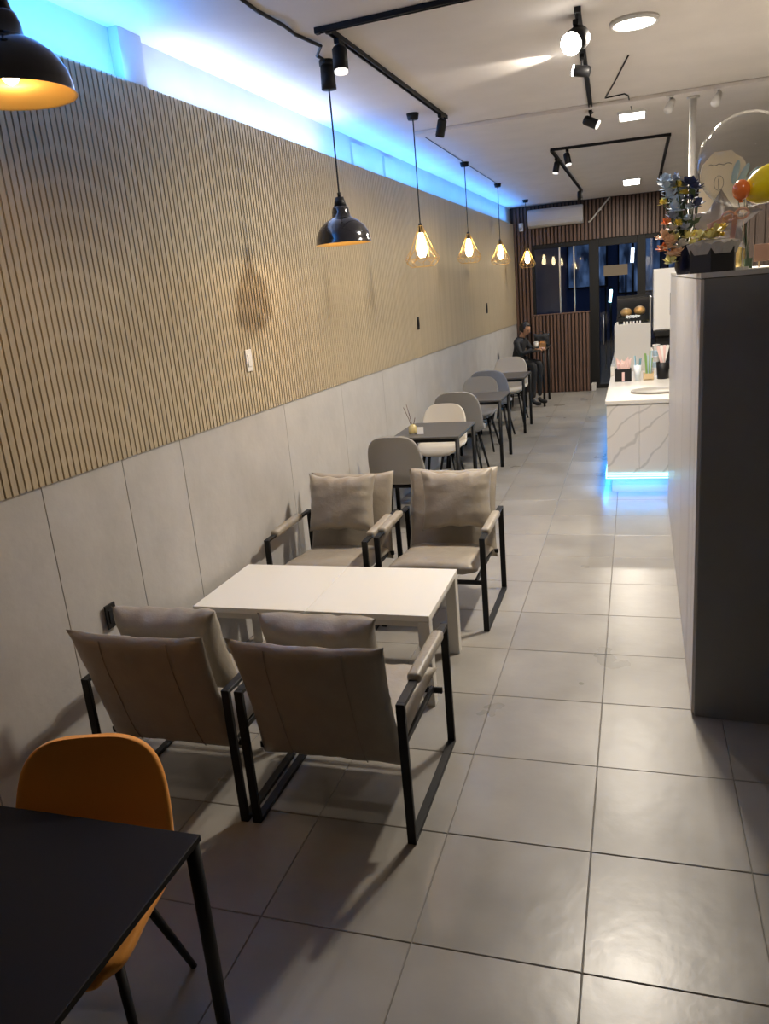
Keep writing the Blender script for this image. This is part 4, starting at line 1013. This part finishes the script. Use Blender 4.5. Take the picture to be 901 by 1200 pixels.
def small_balloon(label, c, r, m_, rot):
    t = thing('small_balloon', label, 'balloon', c, 0, 'small coloured balloons'); bm = bmesh.new(); ellipsoid(bm, (0, 0, 0), r, 24, 16, rot); link('balloon_skin', bm, m_, t, True)
    bm = bmesh.new(); lathe(bm, [(0, .008), (.006, 0), (.009, -.008), (0, -.006)], 10); q = rot @ Vector((0, 0, -r[2])); 
    for v in bm.verts: v.co = (rot @ v.co) + q
    link('knot', bm, m_, t, True)
small_balloon('small round orange balloon touching the yellow one', (.436, 3.86, 2.556), (.036, .036, .042), mat('orange_latex', (.95, .22, .05), .2, coat=.4), rotx(0))
small_balloon('yellow oval balloon at the right frame edge', (.548, 3.90, 2.575), (.075, .075, .105), mat('yellow_latex', (.95, .72, .02), .2, coat=.4), roty(math.radians(65)))
t = thing('foil_star_balloon', 'silver-grey foil star balloon behind the flower box', 'balloon', (.405, 4.38, TOP))
bm = bmesh.new(); n = 10; ctr = (0, .225); ring = []
for k in range(n):
    a = PI / 2 + k * 2 * PI / n; r_ = .20 if k % 2 == 0 else .10; ring.append((r_ * math.cos(a), r_ * math.sin(a) * .8))
f0 = bm.verts.new((0, -.035, ctr[1])); f1 = bm.verts.new((0, .035, ctr[1])); rv = [bm.verts.new((x, 0, z + ctr[1])) for x, z in ring]
for k in range(n): bm.faces.new((rv[k], rv[(k + 1) % n], f0)); bm.faces.new((rv[(k + 1) % n], rv[k], f1))
bmesh.ops.subdivide_edges(bm, edges=bm.edges[:], cuts=2, use_grid_fill=True)
link('foil_skin', bm, mat('silver_foil', (.36, .33, .34), .4, metal=.35), t, True)
bm = bmesh.new(); tube(bm, [(0, .0, 0), (0, 0, .17)], .004, 6); tube(bm, [(0, 0, 0), (0, 0, .01)], .03, 14); link('stick', bm, M['white_plastic'], t)
t = thing('leaf_spray', 'spray of pale blue paper leaves above the yellow balloon', 'decoration', (.545, 4.45, TOP))
for i, (dx, dz, an) in enumerate(((-.07, .46, .2), (-.035, .445, .45), (0, .43, .7))):
    bm = bmesh.new(); ellipsoid(bm, (0, 0, 0), (.016, .004, .055), 10, 8); o = link('paper_leaf', bm, mat('pale_blue_paper', (.42, .56, .62), .6), t, True); o.location = (dx, 0, dz); o.rotation_euler = (0, an, 0)
bm = bmesh.new()
for dx, dz in ((-.07, .42), (-.035, .41), (0, .40)): tube(bm, [(0, 0, .02), (dx, 0, dz)], .002, 4)
tube(bm, [(0, 0, 0), (0, 0, .05)], .02, 12); link('stems', bm, leaf_m, t)
for i, (x, y, lab) in enumerate(((.525, 4.62, 'slim gold bottle right of the black flower box'), )):
    t = thing('gold_bottle', lab, 'bottle', (x, y, TOP)); bm = bmesh.new(); lathe(bm, [(0, 0), (.026, 0), (.028, .02), (.028, .11), (.012, .15), (.011, .19), (0, .19)], 18); link('bottle_body', bm, mat('gold_glass', (.80, .62, .25), .15, metal=.7), t, True)
    bm = bmesh.new(); tube(bm, [(0, 0, .188), (0, 0, .212)], .014, 12); link('cap', bm, M['white_plastic'], t, True)
t = thing('table_sign', 'small brown sign on two thin pegs at the right edge', 'sign', (.635, 4.6, TOP))
link('sign_plate', bx(-.045, .06, -.005, .005, .03, .115, .002), mat('pinkish_brown_board', (.30, .17, .12), .6), t)
for sx in (-.02, .04): link('peg', bx(sx - .003, sx + .003, -.003, .003, 0, .03), wood, t)
t = thing('menu_board', 'dark brown upright board behind the balloons at the right edge', 'board', (.96, 6.9, TOP))
link('board_panel', bx(-.13, .35, -.015, .015, .0, .46, .004), M['brown_back'], t)
o0 = None
for k in range(7):
    if o0 is None: b_ = bmesh.new(); box(b_, (0, -.02, .23), (.045, .014, .45), .002, seg=1); o0 = link('slat', b_, M['brown_back'], t); o = o0
    else: o = o0.copy(); C.objects.link(o)
    o.location = (-.10 + k * .068, 0, 0)
